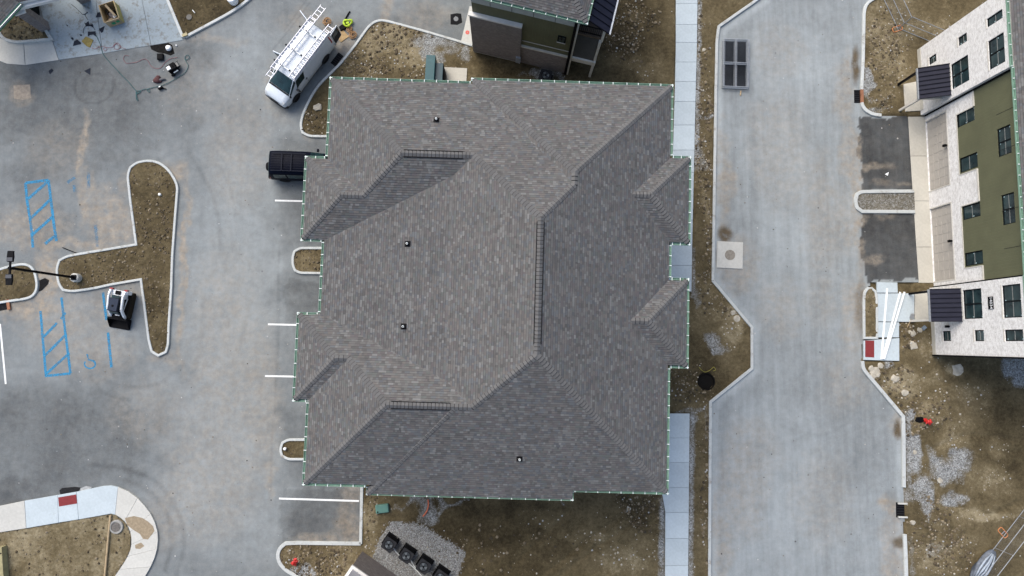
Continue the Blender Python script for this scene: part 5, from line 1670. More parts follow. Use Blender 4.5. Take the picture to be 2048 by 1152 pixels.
# ------------------------------------------------------------------ skid steer
sk0 = G(250, 612)
sk = empty('skid_steer', (sk0.x, sk0.y, 0), math.radians(-100), 'white and black tracked skid steer loader with empty bucket', 'loader')
M_SKGREY = mat('loader_dark', (.016, .019, .026), .5, var=.25)
for s_ in (1, -1):
    out_ = []
    for i in range(24):
        t = 2*math.pi*i/24
        cx_ = .58 if math.cos(t) > 0 else -.72
        out_.append((cx_+.26*math.cos(t), .27+.25*math.sin(t)))
    rg = [[(x, s_*y_, z) for x, z in out_] for y_ in (.36, .64)]
    tk = MB().loft(rg if s_ < 0 else rg).build('track', mat('muddy_track', (.030, .024, .018), .9, var=.4, scale=12), sk)
    lug = MB().box(-.03, .03, -.15, .15, 0, .035).mesh('track_lug', mat('muddy_track', (.045, .036, .026), .9))
    for i in range(14):
        inst(lug, 'track_lug', tk, (-.72+i*.1, s_*.5, .515))
MB().box(-.95, .62, -.35, .35, .28, .78).build('chassis', M_SKGREY, sk, bevel=.03)
MB().prism([(-1.0, -.42), (-.45, -.42), (-.45, .42), (-1.0, .42)], .6, 1.12).build('engine_cover', M_WHITEP, sk, bevel=.05)
MB().box(-.98, -.72, -.18, .18, 1.121, 1.20).build('exhaust_cover', M_BLACK, sk, bevel=.02)
MB().box(-.46, .42, -.33, .33, .78, 1.44).build('cab', M_SKGREY, sk, bevel=.04)
MB().box(-.44, .38, -.30, .30, 1.441, 1.47).build('cab_roof', mat('cab_roof_blue', (.022, .030, .05), .5, spec=.15), sk)
MB().box(-.66, -.47, -.24, .24, 1.10, 1.38).build('rear_window', M_CARGLASS, sk)
MB().box(.0, .12, -.06, .06, 1.471, 1.50).build('roof_hatch', M_BLACK, sk)
MB().box(.44, .56, -.28, .28, .8, 1.2).build('cab_door', M_CARGLASS, sk)
for s_ in (1, -1):
    am = MB()
    pth = [(-.98, s_*.50, 1.18), (-.60, s_*.48, 1.32), (.25, s_*.46, 1.16), (.62, s_*.45, .72), (.80, s_*.45, .40)]
    for a, b in zip(pth[:-1], pth[1:]): am.bar(a, b, .13, .19)
    am.build('lift_arm', M_WHITEP, sk, bevel=.03)
    MB().obox((-.92, s_*.52, .86), .26, .2, .62).build('rear_tower', M_WHITEP, sk, bevel=.05)
    MB().obox((-1.06, s_*.50, 1.08), .10, .2, .24).build('tail_lamp', M_TAIL, sk)
    MB().tube([(-.55, s_*.49, .75), (.35, s_*.47, .95)], .045, 8).build('lift_cylinder', M_STEEL, sk)
MB().box(.70, .86, -.40, .40, .18, .62).build('quick_attach', M_BLACK, sk)
MB().box(.56, .70, -.2, .12, .50, .62).build('hose_block', M_STEEL, sk)
bk = MB()
pr_ = [(.87, .60), (.87, .10), (1.0, .03), (1.55, .03)]
for a, b in zip(pr_[:-1], pr_[1:]):
    bk.add([(a[0], -.66, a[1]), (b[0], -.66, b[1]), (b[0], .66, b[1]), (a[0], .66, a[1])], [(0, 1, 2, 3)])
    bk.add([(a[0]+.03, -.66, a[1]+.03), (b[0]+.03, -.66, b[1]+.03), (b[0]+.03, .66, b[1]+.03), (a[0]+.03, .66, a[1]+.03)], [(3, 2, 1, 0)])
bk.box(.86, .98, -.66, .66, .58, .64)
for s_ in (1, -1):
    sd_ = [(.86, .62), (.86, .08), (1.0, .02), (1.56, .02), (1.56, .10), (1.1, .52)]
    y0_, y1_ = s_*.66, s_*.69
    bk.add([(x, y0_, z) for x, z in sd_]+[(x, y1_, z) for x, z in sd_], [tuple(range(6)), tuple(range(11, 5, -1))]+[(i, (i+1) % 6, 6+(i+1) % 6, 6+i) for i in range(6)])
bk.build('bucket', M_BLACK, sk)

# ------------------------------------------------------------------ light pole
pb0 = G(155, 556, .1)
pole = empty('light_pole', (pb0.x, pb0.y, 0), 0, 'tall black parking lot light pole with twin heads on concrete base', 'lamp post')
MB().lathe([(.30, 0), (.30, .46), (.27, .50), (.02, .50)], 24).build('concrete_base', M_CONCW, pole)
MB().box(-.17, .17, -.17, .17, .501, .58).build('base_plate', M_BLACK, pole)
MB().bar((0, 0, .52), (0, 0, 6.6), .14, .14).build('mast', M_BLACK, pole)
for s_ in (1, -1):
    MB().bar((0, s_*.05, 6.5), (0, s_*.42, 6.5), .10, .08).build('head_arm', M_BLACKP, pole)
    hd_ = MB().prism([(-.17, s_*.36), (.17, s_*.36), (.20, s_*.66), (.17, s_*1.02), (-.17, s_*1.02), (-.20, s_*.66)], 6.44, 6.56).build('lamp_head', M_BLACKP, pole, bevel=.015)
    MB().box(-.17, .17, min(s_*.40, s_*.62), max(s_*.40, s_*.62), 6.561, 6.60).build('heat_sink', mat('lamp_grey', (.05, .055, .065), .5), hd_)
    MB().box(-.15, .15, min(s_*.66, s_*.98), max(s_*.66, s_*.98), 6.425, 6.438).build('lens', M_LAMPW, hd_)

# ------------------------------------------------------------------ fences
def mesh_mat():
    m, nt, b = newmat('chain_link')
    oc = coords(nt)
    sp = nd(nt, 'ShaderNodeSeparateXYZ'); nt.links.new(oc, sp.inputs[0])
    a = math_(nt, 'ADD', sp.outputs[0], sp.outputs[2]); c = math_(nt, 'SUBTRACT', sp.outputs[0], sp.outputs[2])
    f1 = math_(nt, 'LESS_THAN', math_(nt, 'FRACT', math_(nt, 'MULTIPLY', a, 14)), .055)
    f2 = math_(nt, 'LESS_THAN', math_(nt, 'FRACT', math_(nt, 'MULTIPLY', c, 14)), .055)
    nt.links.new(math_(nt, 'MAXIMUM', f1, f2), b.inputs['Alpha'])
    b.inputs['Base Color'].default_value = (.20, .20, .20, 1); b.inputs['Roughness'].default_value = .5
    return m
M_MESH = mesh_mat()
M_MESHD = mesh_mat(); M_MESHD.node_tree.nodes['Principled BSDF'].inputs['Base Color'].default_value = (.07, .08, .095, 1)
def fence(a, b, label, foot=None, H_=1.75, midrail=True):
    A, B = G(*a, .08), G(*b, .08)
    d = (B-A); L = d.length
    e = empty('site_fence', (A.x, A.y, .05), math.atan2(d.y, d.x), label, 'fence')
    fr = MB()
    rails = (.06, H_*.5, H_) if midrail else (.06, H_)
    for z_ in rails: fr.tube([(0, 0, z_), (L, 0, z_)], .022, 6)
    fr.build('rail', M_STEEL, e)
    n_ = max(1, round(L/3.0))
    for i in range(n_+1): MB().tube([(L*i/n_, 0, -.05), (L*i/n_, 0, H_+.03)], .022, 6).build('post', M_STEEL, e)
    MB().poly([(0, .005, .06), (L, .005, .06), (L, .005, H_), (0, .005, H_)]).build('mesh_infill', M_MESH, e)
    return e
fence((2085,971), (1940,1158), 'chain link fence panel leaning into the lower right corner')
fence((1752,-34), (1795,57), 'chain link fence panel at the top edge above the orange foot')
fence((1797,57), (1862,84), 'chain link fence panel running to the white brick corner')
def fence_foot(u, v_, rz, label):
    c_ = G(u, v_, .06)
    pts_ = []
    L_, W_, r_ = .36, .15, .1
    for cx_, cy_, a0 in ((L_-r_, W_-r_+.02, 0), (-L_+r_, W_-r_+.02, 1), (-L_+r_, -W_+r_-.02, 2), (L_-r_, -W_+r_-.02, 3)):
        for k in range(4):
            t = (a0+k/3)*math.pi/2; pts_.append((cx_+r_*math.cos(t), cy_+r_*math.sin(t), .06))
    o = MB().tube(pts_, .028, 6, closed=True).build('stabilizer_stand', M_ORANGE, None, label=label, cat='stand')
    MB().bar((0, -W_, .06), (0, W_, .06), .05, .03).build('foot_plate', M_STEEL, o)
    o.location = (c_.x, c_.y, .05); o.rotation_euler = (0, 0, rz)
fence_foot(1794, 58, math.radians(20), 'orange tube fence foot in the upper right dirt')
fence_foot(2005, 1065, math.radians(130), 'orange tube fence foot beside the grey tarp')

# stack of chain link panels on the road
fs = G(1472, 128, .2)
stack_rz = math.radians(-1.5)
for k in range(5):
    jx, jy, jr = random.uniform(-.09, .09), random.uniform(-.1, .1), random.uniform(-.012, .012)
    e = empty('chain_link_panel', (fs.x+jx, fs.y+jy, .05+k*.075), stack_rz+jr, 'chain link panel, %s in the flat stack on the road' % ('lowest', 'second from the bottom', 'middle one', 'second from the top', 'topmost')[k], 'fence panel', 'stack of chain link panels')
    fr = MB(); W_, L_ = 1.72, 3.45
    for xx in (-W_/2, 0, W_/2): fr.tube([(xx, -L_/2, 0), (xx, L_/2, 0)], .026, 6)
    for yy_ in (-L_/2, .02, L_/2): fr.tube([(-W_/2, yy_, 0), (W_/2, yy_, 0)], .026, 6)
    fr.build('frame', M_STEEL, e)
    MB().poly([(-W_/2, -L_/2, 0), (W_/2, -L_/2, 0), (W_/2, L_/2, 0), (-W_/2, L_/2, 0)]).build('mesh_infill', M_MESHD, e)
MB().box(-.80, .80, -1.70, 1.70, 0, .02).build('black_screen', mat('screen_fabric', (.022, .027, .034), .9, var=.3, scale=3), None, loc=(fs.x, fs.y, .012), rz=stack_rz, label='dark screen fabric lying under the chain link panels', cat='fabric')
MB().tube([(0, 0, 0), (.04, .35, 0)], .045, 8).build('steel_pipe', M_LUMBER, None, loc=tuple(G(1481,191,.05)), label='short brown pipe sticking out below the panel stack', cat='pipe')

# ------------------------------------------------------------------ utilities
def hydrant(u, v_, label):
    c_ = G(u, v_, .06)
    e = empty('fire_hydrant', (c_.x, c_.y, .04), random.random()*3, label, 'hydrant', 'red fire hydrants')
    MB().lathe([(.19, 0), (.19, .05), (.11, .07), (.11, .50), (.15, .52), (.15, .56), (.11, .58), (.09, .68), (.04, .73), (.03, .79), (.01, .79)], 16).build('barrel', M_RED, e)
    for a in (0, math.pi): MB().tube([(.09*math.cos(a), .09*math.sin(a), .40), (.22*math.cos(a), .22*math.sin(a), .40)], .055, 10).build('nozzle', M_RED, e)
    MB().tube([(0, -.09, .34), (0, -.25, .34)], .075, 10).build('pumper_nozzle', M_RED, e)
hydrant(592, 1121, 'red fire hydrant in the dirt below the parking pocket')
hydrant(1850, 842, 'red fire hydrant in the muddy ground at right')

def condenser(u, v_, rz, label, grp='air conditioning units'):
    c_ = G(u, v_, .05)
    e = empty('air_conditioner', (c_.x, c_.y, .03), rz, label, 'air conditioner', grp)
    MB().box(-.47, .47, -.47, .47, 0, .07).build('pad', M_BLACKP, e)
    b_ = .38
    rr = []
    for cx_, cy_, a0 in ((b_-.1, b_-.1, 0), (-b_+.1, b_-.1, 1), (-b_+.1, -b_+.1, 2), (b_-.1, -b_+.1, 3)):
        for k in range(5):
            t = (a0+k/4)*math.pi/2; rr.append((cx_+.1*math.cos(t), cy_+.1*math.sin(t)))
    MB().prism(rr, .071, .84).build('cabinet', mat('condenser_coil', (.022, .023, .024), .6), e)
    lv = MB()
    for k in range(9):
        z_ = .14+k*.075
        lv.prism([(x*1.035, y*1.035) for x, y in rr], z_, z_+.025)
    lv.build('louvre', M_BLACK, e)
    MB().prism([(x*1.06, y*1.06) for x, y in rr], .841, .90).build('top_panel', mat('condenser_top', (.028, .029, .032), .5), e)
    f = MB().lathe([(.30, .901), (.30, .925), (.27, .925), (.27, .902)], 24).build('fan_ring', M_BLACK, e)
    MB().lathe([(.265, .902), (.01, .904)], 20).build('fan_well', mat('fan_well', (.03, .036, .042), .5), e)
    for k in range(3):
        a = k*2*math.pi/3
        MB().poly([(.07*math.cos(a-.3), .07*math.sin(a-.3), .906), (.25*math.cos(a-.25), .25*math.sin(a-.25), .910), (.25*math.cos(a+.55), .25*math.sin(a+.55), .922), (.07*math.cos(a+.5), .07*math.sin(a+.5), .910)]).build('fan_blade', mat('fan_blade', (.17, .19, .20), .35, .5), e)
    MB().lathe([(.07, .906), (.07, .93), (.01, .935)], 12).build('fan_hub', M_BLACK, e)
arz = math.radians(-34)
for (u, v_), n_ in zip(((782,1082),(816,1104),(850,1125),(883,1146)), ('uppermost', 'second from the top', 'third from the top', 'lowest')):
    condenser(u, v_, arz, 'black air conditioning unit, %s of the four on the gravel' % n_)
condenser(1090, 160, math.radians(-13), 'dark air conditioning unit below the olive wall at the top', 'air conditioning unit')
def tubepx(pts, z, r, name, m, label, cat, n=5, sm=4, group=None):
    P = [G(u, v_, z) for u, v_ in spline(pts, sm)]
    return MB().tube(P, r, n).build(name, m, None, smooth=True, label=label, cat=cat, group=group)
tubepx([(786,1092),(790,1101),(796,1108),(800,1112)], .10, .035, 'refrigerant_line', M_HANGER, 'white line between the first two air conditioning units', 'pipe')
tubepx([(821,1118),(826,1128),(832,1137),(840,1142)], .10, .035, 'refrigerant_line', M_HANGER, 'white line between the second and third air conditioning units', 'pipe')
tubepx([(812,1122),(826,1134),(838,1146),(846,1156)], .08, .03, 'refrigerant_line', M_HANGER, 'long white line running below the air conditioning units', 'pipe')

# transformer on pad, top left of the big roof
tf0 = G(861, 150, .1)
tf = empty('transformer', (tf0.x, tf0.y, 0), -.05, 'dark teal utility transformer cabinet on a concrete pad above the roof', 'transformer')
MB().box(-.38, 2.55, -1.6, .62, -.05, .12).build('concrete_pad', M_BEIGE, tf)
MB().box(-.22, .42, -1.45, .95, .121, 1.30).build('cabinet', M_TEAL, tf, bevel=.03)
MB().box(.421, .95, -1.45, .55, .121, .95).build('front_compartment', mat('teal_dark', (.022, .055, .07), .4), tf, bevel=.02)
fins = MB()
for k in range(3): fins.box(.96+k*.07, 1.0+k*.07, -1.4, .40-k*.2, .121, .85)
fins.build('cooling_fins', M_BLACK, tf)
gb0 = G(765.5, 1016, .05)
ub = empty('utility_box', (gb0.x, gb0.y, .03), .12, 'small teal green utility box in the dirt below the roof', 'utility box')
MB().box(-.44, .44, -.28, .28, 0, .30).build('body', M_GREENBOX, ub, bevel=.05)
MB().box(-.40, .40, -.24, .24, .301, .325).build('lid', M_GREENBOX, ub, bevel=.01)
MB().lathe([(.05, .326), (.05, .34), (.01, .34)], 10, (-.30, -.16, 0)).build('lock', M_BLACK, ub)
tubepx([(856,999),(857,1010),(854,1022),(846,1033)], .10, .05, 'orange_conduit', mat('orange_conduit', (.5, .13, .06), .5), 'bent orange conduit coming out of the ground below the roof', 'conduit')

# manholes, inlets
def disc(u, v_, r, z, name, m, label, cat, parts=None):
    c_ = G(u, v_, z)
    return MB().lathe([(r, -.02), (r, .0), (r*.96, .004), (.01, .004)], 28).build(name, m, None, loc=(c_.x, c_.y, z), label=label, cat=cat)
pc = G(1460, 510, .05)
mp_ = empty('manhole_slab', (pc.x, pc.y, 0), -.05, 'square pale concrete slab with a round manhole cover on the road', 'manhole')
MB().box(-.90, .90, -.93, .93, -.02, .05).build('slab', M_CONCW, mp_, bevel=.015)
MB().lathe([(.36, .05), (.36, .062), (.30, .062), (.30, .058), (.01, .058)], 28).build('cover', mat('cover_iron', (.20, .18, .15), .7, var=.3, scale=9), mp_)
mc = G(912, 38)
mh = empty('manhole', (mc.x, mc.y, 0), .1, 'manhole cover in a dark square asphalt patch beside the brick building', 'manhole')
MB().prism([(-.42, -.36), (.05, -.44), (.42, -.30), (.40, .35), (.1, .42), (-.36, .38)], .001, .006).build('patch', M_BLACKP, mh)
MB().lathe([(.17, .006), (.17, .03), (.15, .03), (.01, .032)], 20).build('cover', mat('cover_grey', (.16, .165, .17), .6), mh)
hc = G(1412, 763, 0)
ho = empty('open_manhole', (hc.x, hc.y, 0), 0, 'open dark round hole in the dirt beside the road', 'manhole')
MB().lathe([(.62, -.02), (.60, .085), (.53, .09), (.51, .02), (.51, -3.0), (.02, -3.05)], 30).build('shaft', mat('shaft_dark', (.010, .009, .008), .95), ho)
tubepx([(1398,734),(1403,740),(1410,744),(1417,742),(1424,737),(1428,734),(1431,740),(1426,742)], .12, .018, 'yellow_rope', mat('rope_yellow', (.30, .26, .05), .7), 'yellow rope lying above the open hole', 'rope')
def inlet(u, v_, w_, l_, rz, label, kind):
    c_ = G(u, v_)
    e = empty('storm_inlet', (c_.x, c_.y, 0), rz, label, 'storm drain', 'storm drains')
    MB().box(-w_/2, w_/2, -l_/2, l_/2, -.02, .008).build('frame', M_BLACK, e)
    for k in range(6):
        yk = -l_/2+.08+(l_-.16)*k/5
        MB().box(-w_/2+.05, w_/2-.05, yk-.022, yk+.022, .009, .025).build('grate_bar', M_TRIMDK, e)
    if kind == 'brick':
        MB().box(w_/2+.001, w_/2+.2, -l_/2-.05, l_/2+.05, -.02, .13).build('hood', mat('rust_brick', (.22, .10, .055), .9, var=.3), e)
    elif kind == 'pale':
        for s_ in (1, -1): MB().box(-w_/2+.1, w_/2+.1, min(s_*l_/2, s_*(l_/2-.1)), max(s_*l_/2, s_*(l_/2-.1)), .03, .14).build('hood', M_CONCW, e)
inlet(1714, 193, .42, .95, -.02, 'black storm inlet with rusty hood at the upper east kerb', 'brick')
inlet(1801, 1020, .62, 1.0, -.03, 'black storm inlet between pale blocks at the lower east kerb', 'pale')
inlet(4, 612, .8, .6, .2, 'dark storm inlet below the left island', 'brick')
inlet(674, 119, .45, .95, math.radians(-36), 'black storm inlet against the kerb beside the van', 'none')
# concrete ring in the dirt lower left
rc = G(234, 1053, .05)
ringo = empty('manhole_ring', (rc.x, rc.y, .02), 0, 'grey concrete manhole ring in the dirt inside the curved sidewalk', 'manhole')
MB().lathe([(.46, 0), (.46, .12), (.44, .16), (.34, .16), (.34, .10), (.01, .10)], 26).build('ring', mat('ring_concrete', (.25, .245, .23), .85, var=.25), ringo)
MB().lathe([(.29, .101), (.29, .13), (.01, .13)], 24, (-.03, -.02, 0)).build('cover', mat('cover_dark', (.11, .10, .09), .7, var=.4, scale=9), ringo)
disc(378, 34, .20, .14, 'cleanout_cover', mat('cover_dk2', (.10, .095, .085), .7), 'round cleanout cover in the dark soil bed', 'manhole')
tubepx([(385,20),(390,26)], .15, .03, 'white_pipe', M_HANGER, 'short white pipe piece in the dark soil bed', 'pipe')
dr = G(468, 3, .08)
dro = empty('water_barrel', (dr.x, dr.y, .05), 0, 'white round barrel at the top edge beside the soil bed', 'barrel')
MB().lathe([(.30, 0), (.33, .1), (.33, .55), (.28, .62), (.02, .62)], 22).build('body', M_PVC, dro)
MB().box(-.16, .12, .0, .22, .621, .66).build('hatch', M_FRAME, dro)

# white boards on the walk
for n_, (a, b) in enumerate((((1774.5,577),(1763,718)), ((1800,584),(1764.5,718)), ((1808,584),(1767,718)))):
    p, r_ = G(*a, .13), G(*b, .13)
    d = r_-p
    p.z = r_.z = .115+.004
    o = MB().box(0, d.length, -.06, .06, 0, .035).build('white_board', M_PVC, None, label=('leftmost', 'middle', 'rightmost')[n_]+' of three long white boards fanned out on the walk', cat='board', group='white boards on the walk')
    o.location = (p.x, p.y, .102+n_*.036); o.rotation_euler = (0, 0, math.atan2(d.y, d.x))
# shovel
sp0, sp1 = G(1814,655,.1), G(1823,635,.12)
sh_ = empty('shovel', (sp0.x, sp0.y, .10), math.atan2(sp1.y-sp0.y, sp1.x-sp0.x), 'shovel lying at the edge of the walk', 'shovel')
MB().tube([(0, 0, .02), (.62, 0, .05)], .02, 6).build('handle', M_LUMBER, sh_)
MB().prism([(.60, -.05), (.70, -.14), (1.0, -.13), (1.08, 0), (1.0, .13), (.70, .14), (.60, .05)], .03, .05).build('blade', M_STEEL, sh_)

# ------------------------------------------------------------------ things round the van
def sheet(pts, z, th, name, m, label, cat, group=None):
    P = poly_px(pts, z); cx = sum(p[0] for p in P)/len(P); cy = sum(p[1] for p in P)/len(P)
    return MB().prism([(x-cx, y-cy) for x, y in P], 0, th).build(name, m, None, loc=(cx, cy, z), label=label, cat=cat, group=group)
sheet([(671,70),(685.5,59.5),(698,73),(682,84.5)], .02, .02, 'plywood_sheet', M_WOOD, 'square plywood sheet behind the open van', 'plywood')
sheet([(163.5,83),(172,73),(187,80),(180,95.5),(174,93)], .035, .03, 'plywood_sheet', mat('old_plywood', (.20, .155, .045), .8, var=.3, scale=5), 'mossy plywood piece on the concrete apron', 'plywood')
def coil(u, v_, R_, turns, m, label, z=.03, r_=.022):
    c_ = G(u, v_); P = []
    for i in range(turns*14):
        t = i*2*math.pi/14; rr = R_*(.75+.25*math.sin(i*.37))+random.uniform(-.03, .03)
        P.append((c_.x+rr*math.cos(t)+.08*math.sin(i*.11), c_.y+rr*math.sin(t)+.08*math.cos(i*.13), z+.02*abs(math.sin(i*.5))+.0016*i))
    return MB().tube(P, r_, 5).build('hose_coil', m, None, smooth=True, label=label, cat='hose', group='coiled hoses behind the van')
M_HOSE = mat('orange_brown_hose', (.30, .17, .075), .6, var=.25)
coil(654, 44, .26, 6, M_HOSE, 'brown hose coil nearest the van ladder')
coil(706, 71, .24, 6, M_HOSE, 'brown hose coil beside the kerb')
coil(700, 60, .2, 5, M_HOSE, 'brown hose coil between plywood and yellow vest')
vc = G(696, 48)
ves = empty('safety_vest', (vc.x, vc.y, .02), .3, 'bright yellow safety vest dropped on a black bag', 'vest')
vp = []
for i in range(16):
    t = 2*math.pi*i/16; rr = .27+.05*math.sin(3*t+1); vp.append((rr*1.1*math.cos(t), rr*.8*math.sin(t), .16+.03*math.sin(2*t)))
MB().tube(vp, [.075+.03*math.sin(i*1.7) for i in range(16)], 8, closed=True).build('cloth', M_YELLOW, ves, smooth=True)
MB().box(-.1, .12, -.08, .1, .10, .17).build('cloth_fold', M_YELLOW, ves, bevel=.03)
bc = G(688, 55)
bg_ = empty('tool_bag', (bc.x, bc.y, .0), .5, 'black tool bag with straps behind the van', 'bag')
MB().prism([(-.34, -.16), (.3, -.2), (.36, .14), (0, .22), (-.3, .18)], .0, .14).build('body', M_BLACK, bg_, bevel=.05)
tubepx([(687,46),(692,36),(697,27),(700,23)], .04, .055, 'black_strap', M_BLACKP, 'long black strap trailing up from the yellow vest', 'strap')

# ------------------------------------------------------------------ apron clutter
cc = [G(198.5,10,.76), G(227,1.5,.76), G(237.5,35,.76), G(208,46,.76)]
ctr = sum(cc, Vector())/4
ex = ((cc[1]-cc[0])+(cc[2]-cc[3]))/2; ey = ((cc[0]-cc[3])+(cc[1]-cc[2]))/2
wx, wy = ex.length, ey.length
cr = empty('wooden_crate', (ctr.x, ctr.y, .03), math.atan2(ex.y, ex.x), 'open plywood crate full of scrap on the concrete apron', 'crate')
M_CRATE = mat('crate_ply', (.30, .26, .085), .8, var=.25, scale=4)
H_ = .74
MB().box(-wx/2, wx/2, -wy/2, wy/2, 0, .03).build('floor', M_WOOD, cr)
for nm, b_, m_ in (('side', (-wx/2, -wx/2+.03, -wy/2, wy/2), M_WOOD), ('side', (wx/2-.03, wx/2, -wy/2, wy/2), M_CRATE), ('side', (-wx/2+.031, wx/2-.031, wy/2-.03, wy/2), M_WOOD), ('side', (-wx/2+.031, wx/2-.031, -wy/2, -wy/2+.03), M_LUMBER)):
    MB().box(b_[0], b_[1], b_[2], b_[3], .031, H_).build(nm, m_, cr)
for a, b in (((-wx/2+.035, -wy/2-.02), (wx/2-.035, -wy/2-.02)), ((-wx/2-.02, -wy/2), (-wx/2-.02, wy/2)), ((wx/2+.02, -wy/2), (wx/2+.02, wy/2))):
    MB().bar((a[0], a[1], H_-.02), (b[0], b[1], H_-.02), .05, .05).build('rim_lumber', M_LUMBER, cr)
MB().box(-.2, .05, -wy/2-.034, -wy/2-.031, .25, .5).box(.15, .36, -wy/2-.034, -wy/2-.031, .3, .52).build('green_stencil', mat('stencil_green', (.02, .22, .10), .7), cr)
for k in range(7):
    MB().obox((random.uniform(-.3, .3), random.uniform(-.4, .4), .14+k*.05), random.uniform(.3, .6), random.uniform(.1, .3), .03, random.random()*3).build('scrap', random.choice((M_BLACK, M_LUMBER, M_BLACKP, M_BRICKG)), cr)
MB().bar((-.1, .55, .72), (.28, -.35, .62), .14, .04).build('plank', M_LUMBER, cr)
MB().lathe([(.02, -.02), (.12, 0), (.12, .02), (.02, .02)], 14, (.2, -.32, .52)).build('lid', M_WHITET, cr)

M_CUT = mat('dark_offcut', (.022, .026, .036), .7, var=.2)
OFFC = [([(168.5,45),(172,46.5),(177,42),(179,49),(186,48.5),(187,55),(181,52),(172,52.5)], 'bow-shaped dark offcut nearest the crate', .035),
        ([(175.5,63),(181,63.5),(191,62.5),(192.5,73.5),(186,69),(180,70),(176,73)], 'bow-shaped dark offcut above the mossy plywood', .035),
        ([(197.5,58),(209.5,52),(206,64),(202.5,65.5)], 'slanted dark offcut right below the crate corner', .035),
        ([(191.5,35),(195,25),(201,24.5),(202,34)], 'dark offcut half under the crate left side', .035),
        ([(148.5,82),(155,79.5),(162,85),(162,88),(146,92)], 'dark offcut left of the mossy plywood', .035),
        ([(97,142),(104,137),(107,141),(101,148),(99,147)], 'striped offcut left on the asphalt below the apron', .004),
        ([(168,142),(181,136),(180.5,150)], 'triangular striped offcut on the asphalt below the apron', .004),
        ([(131.5,48),(136,51),(135,53.5)], 'tiny dark triangle left of the offcuts', .035),
        ([(158.5,69),(164,69),(164,72),(161,72)], 'tiny dark scrap above the mossy plywood left side', .035),
        ([(141,76),(145,74.5),(148,78),(145,80)], 'rounded dark scrap at the left of the plywood', .035)]
for P, lab, z_ in OFFC: sheet(P, z_, .012, 'sheet_offcut', M_CUT, lab, 'offcut', 'dark sheet offcuts')
M_TEALH = mat('teal_hose', (.03, .10, .105), .7); M_REDH = mat('red_hose', (.24, .10, .11), .7)
tubepx([(192,70),(200,88),(206,108),(218,123),(232,138),(246,153),(257,164),(265,174),(272,182),(274,187),(278,186),(281,183),(276,181),(272,184),(273,192),(276,200),(273,199),(273,188),(284,180),(296,178),(300,183),(297,184),(296,178),(318,172),(336,166),(355,155),(368,147),(374,139),(376,130),(371,121),(370,114),(375,110),(379,114),(375,119),(370,118)], .05, .020, 'air_hose', M_TEALH, 'long teal air hose winding from apron to compressor', 'hose', 5, 5)
tubepx([(183,95),(190,98),(198,94),(208,93),(214,98),(210,102),(207,97),(214,95),(224,95),(229,89),(235,86),(240,90),(240,96),(234,99),(228,96),(232,88),(244,95),(252,98)], .05, .014, 'air_hose', M_REDH, 'thin red air hose lying on the apron', 'hose', 5, 5)
tubepx([(258,112),(250,111),(247,118),(252,126),(262,126),(274,124),(288,118),(296,122),(302,132),(312,137),(322,135),(330,125),(342,117),(355,115)], .03, .014, 'air_hose', M_REDH, 'faint red air hose on the asphalt near the compressor', 'hose', 5, 5)
tubepx([(166,66),(168,56),(175,50),(184,52),(190,60)], .06, .014, 'thin_cord', M_BLACKP, 'thin cord looping between the dark offcuts', 'cord')
tubepx([(142,8),(152,16),(160,24),(167,29),(176,24),(170,29),(176,40)], .05, .014, 'thin_cord', M_BLACKP, 'thin dark cord running up under the porch', 'cord')
# compressor
co = G(346, 136, .3)
cp = empty('air_compressor', (co.x, co.y, 0), math.radians(33), 'black wheeled air compressor with white top on the asphalt', 'compressor')
MB().box(-.36, .28, -.24, .24, .20, .56).build('engine_block', M_BLACK, cp, bevel=.04)
MB().box(-.34, -.08, -.16, .12, .561, .62).build('fuel_tank', M_PVC, cp, bevel=.03)
for s_ in (1, -1):
    MB().tube([(-.34, s_*.22, .16), (.30, s_*.22, .16)], .10, 12).build('air_tank', M_BLACKP, cp)
    w_ = MB().lathe([(.05, -.04), (.14, -.04), (.15, 0), (.14, .04), (.05, .04)], 14, (0, 0, 0), 0, 'y').build('wheel', M_RUBBER, cp); w_.location = (-.26, s_*.36, .15)
    MB().tube([(.30, s_*.2, .3), (.55, s_*.2, .42)], .02, 6).build('handle', M_BLACK, cp)
MB().box(.29, .48, -.17, .17, .16, .42).build('pump', mat('pump_grey', (.07, .072, .075), .4, .4), cp, bevel=.03)
MB().obox((.05, -.33, .3), .34, .05, .08).build('side_label', M_HANGER, cp)
MB().bar((.1, .0, .56), (.1, .0, .64), .2, .06).build('air_filter', M_BLACK, cp)
tb = G(321, 114, .1)
t1_ = empty('tool_case', (tb.x, tb.y, 0), .05, 'black tool case beside the dark mat', 'case')
MB().box(-.21, .21, -.22, .22, 0, .2).build('body', M_BLACKP, t1_, bevel=.02)
MB().box(-.16, .16, -.17, .17, .201, .225).build('lid', M_BLACK, t1_, bevel=.01)
MB().bar((-.06, -.24, .12), (.06, -.24, .12), .03, .04).build('handle', M_BLACK, t1_)
sheet([(300,91.5),(318,89),(337,86),(344,90),(347,100),(349,107),(341,111),(330,107),(316,105),(303,99)], .004, .012, 'rubber_mat', mat('dark_mat', (.014, .013, .012), .9, var=.5, scale=6), 'dark irregular mat spread at the edge of the apron', 'mat')
wb = G(338, 97, .05)
wb_ = empty('white_bag', (wb.x, wb.y, .018), .6, 'white bag standing on the dark mat', 'bag')
MB().lathe([(.02, 0), (.19, 0), (.21, .1), (.15, .24), (.05, .27), (.01, .26)], 10).build('body', M_PVC, wb_)
MB().lathe([(.16, .05), (.215, .06), (.215, .09), (.16, .10)], 10).build('band', M_BLACKP, wb_)
jk = G(315, 160, .05)
jk_ = empty('work_jacket', (jk.x, jk.y, .0), .9, 'crumpled maroon jacket on the asphalt below the compressor', 'jacket')
jp = MB()
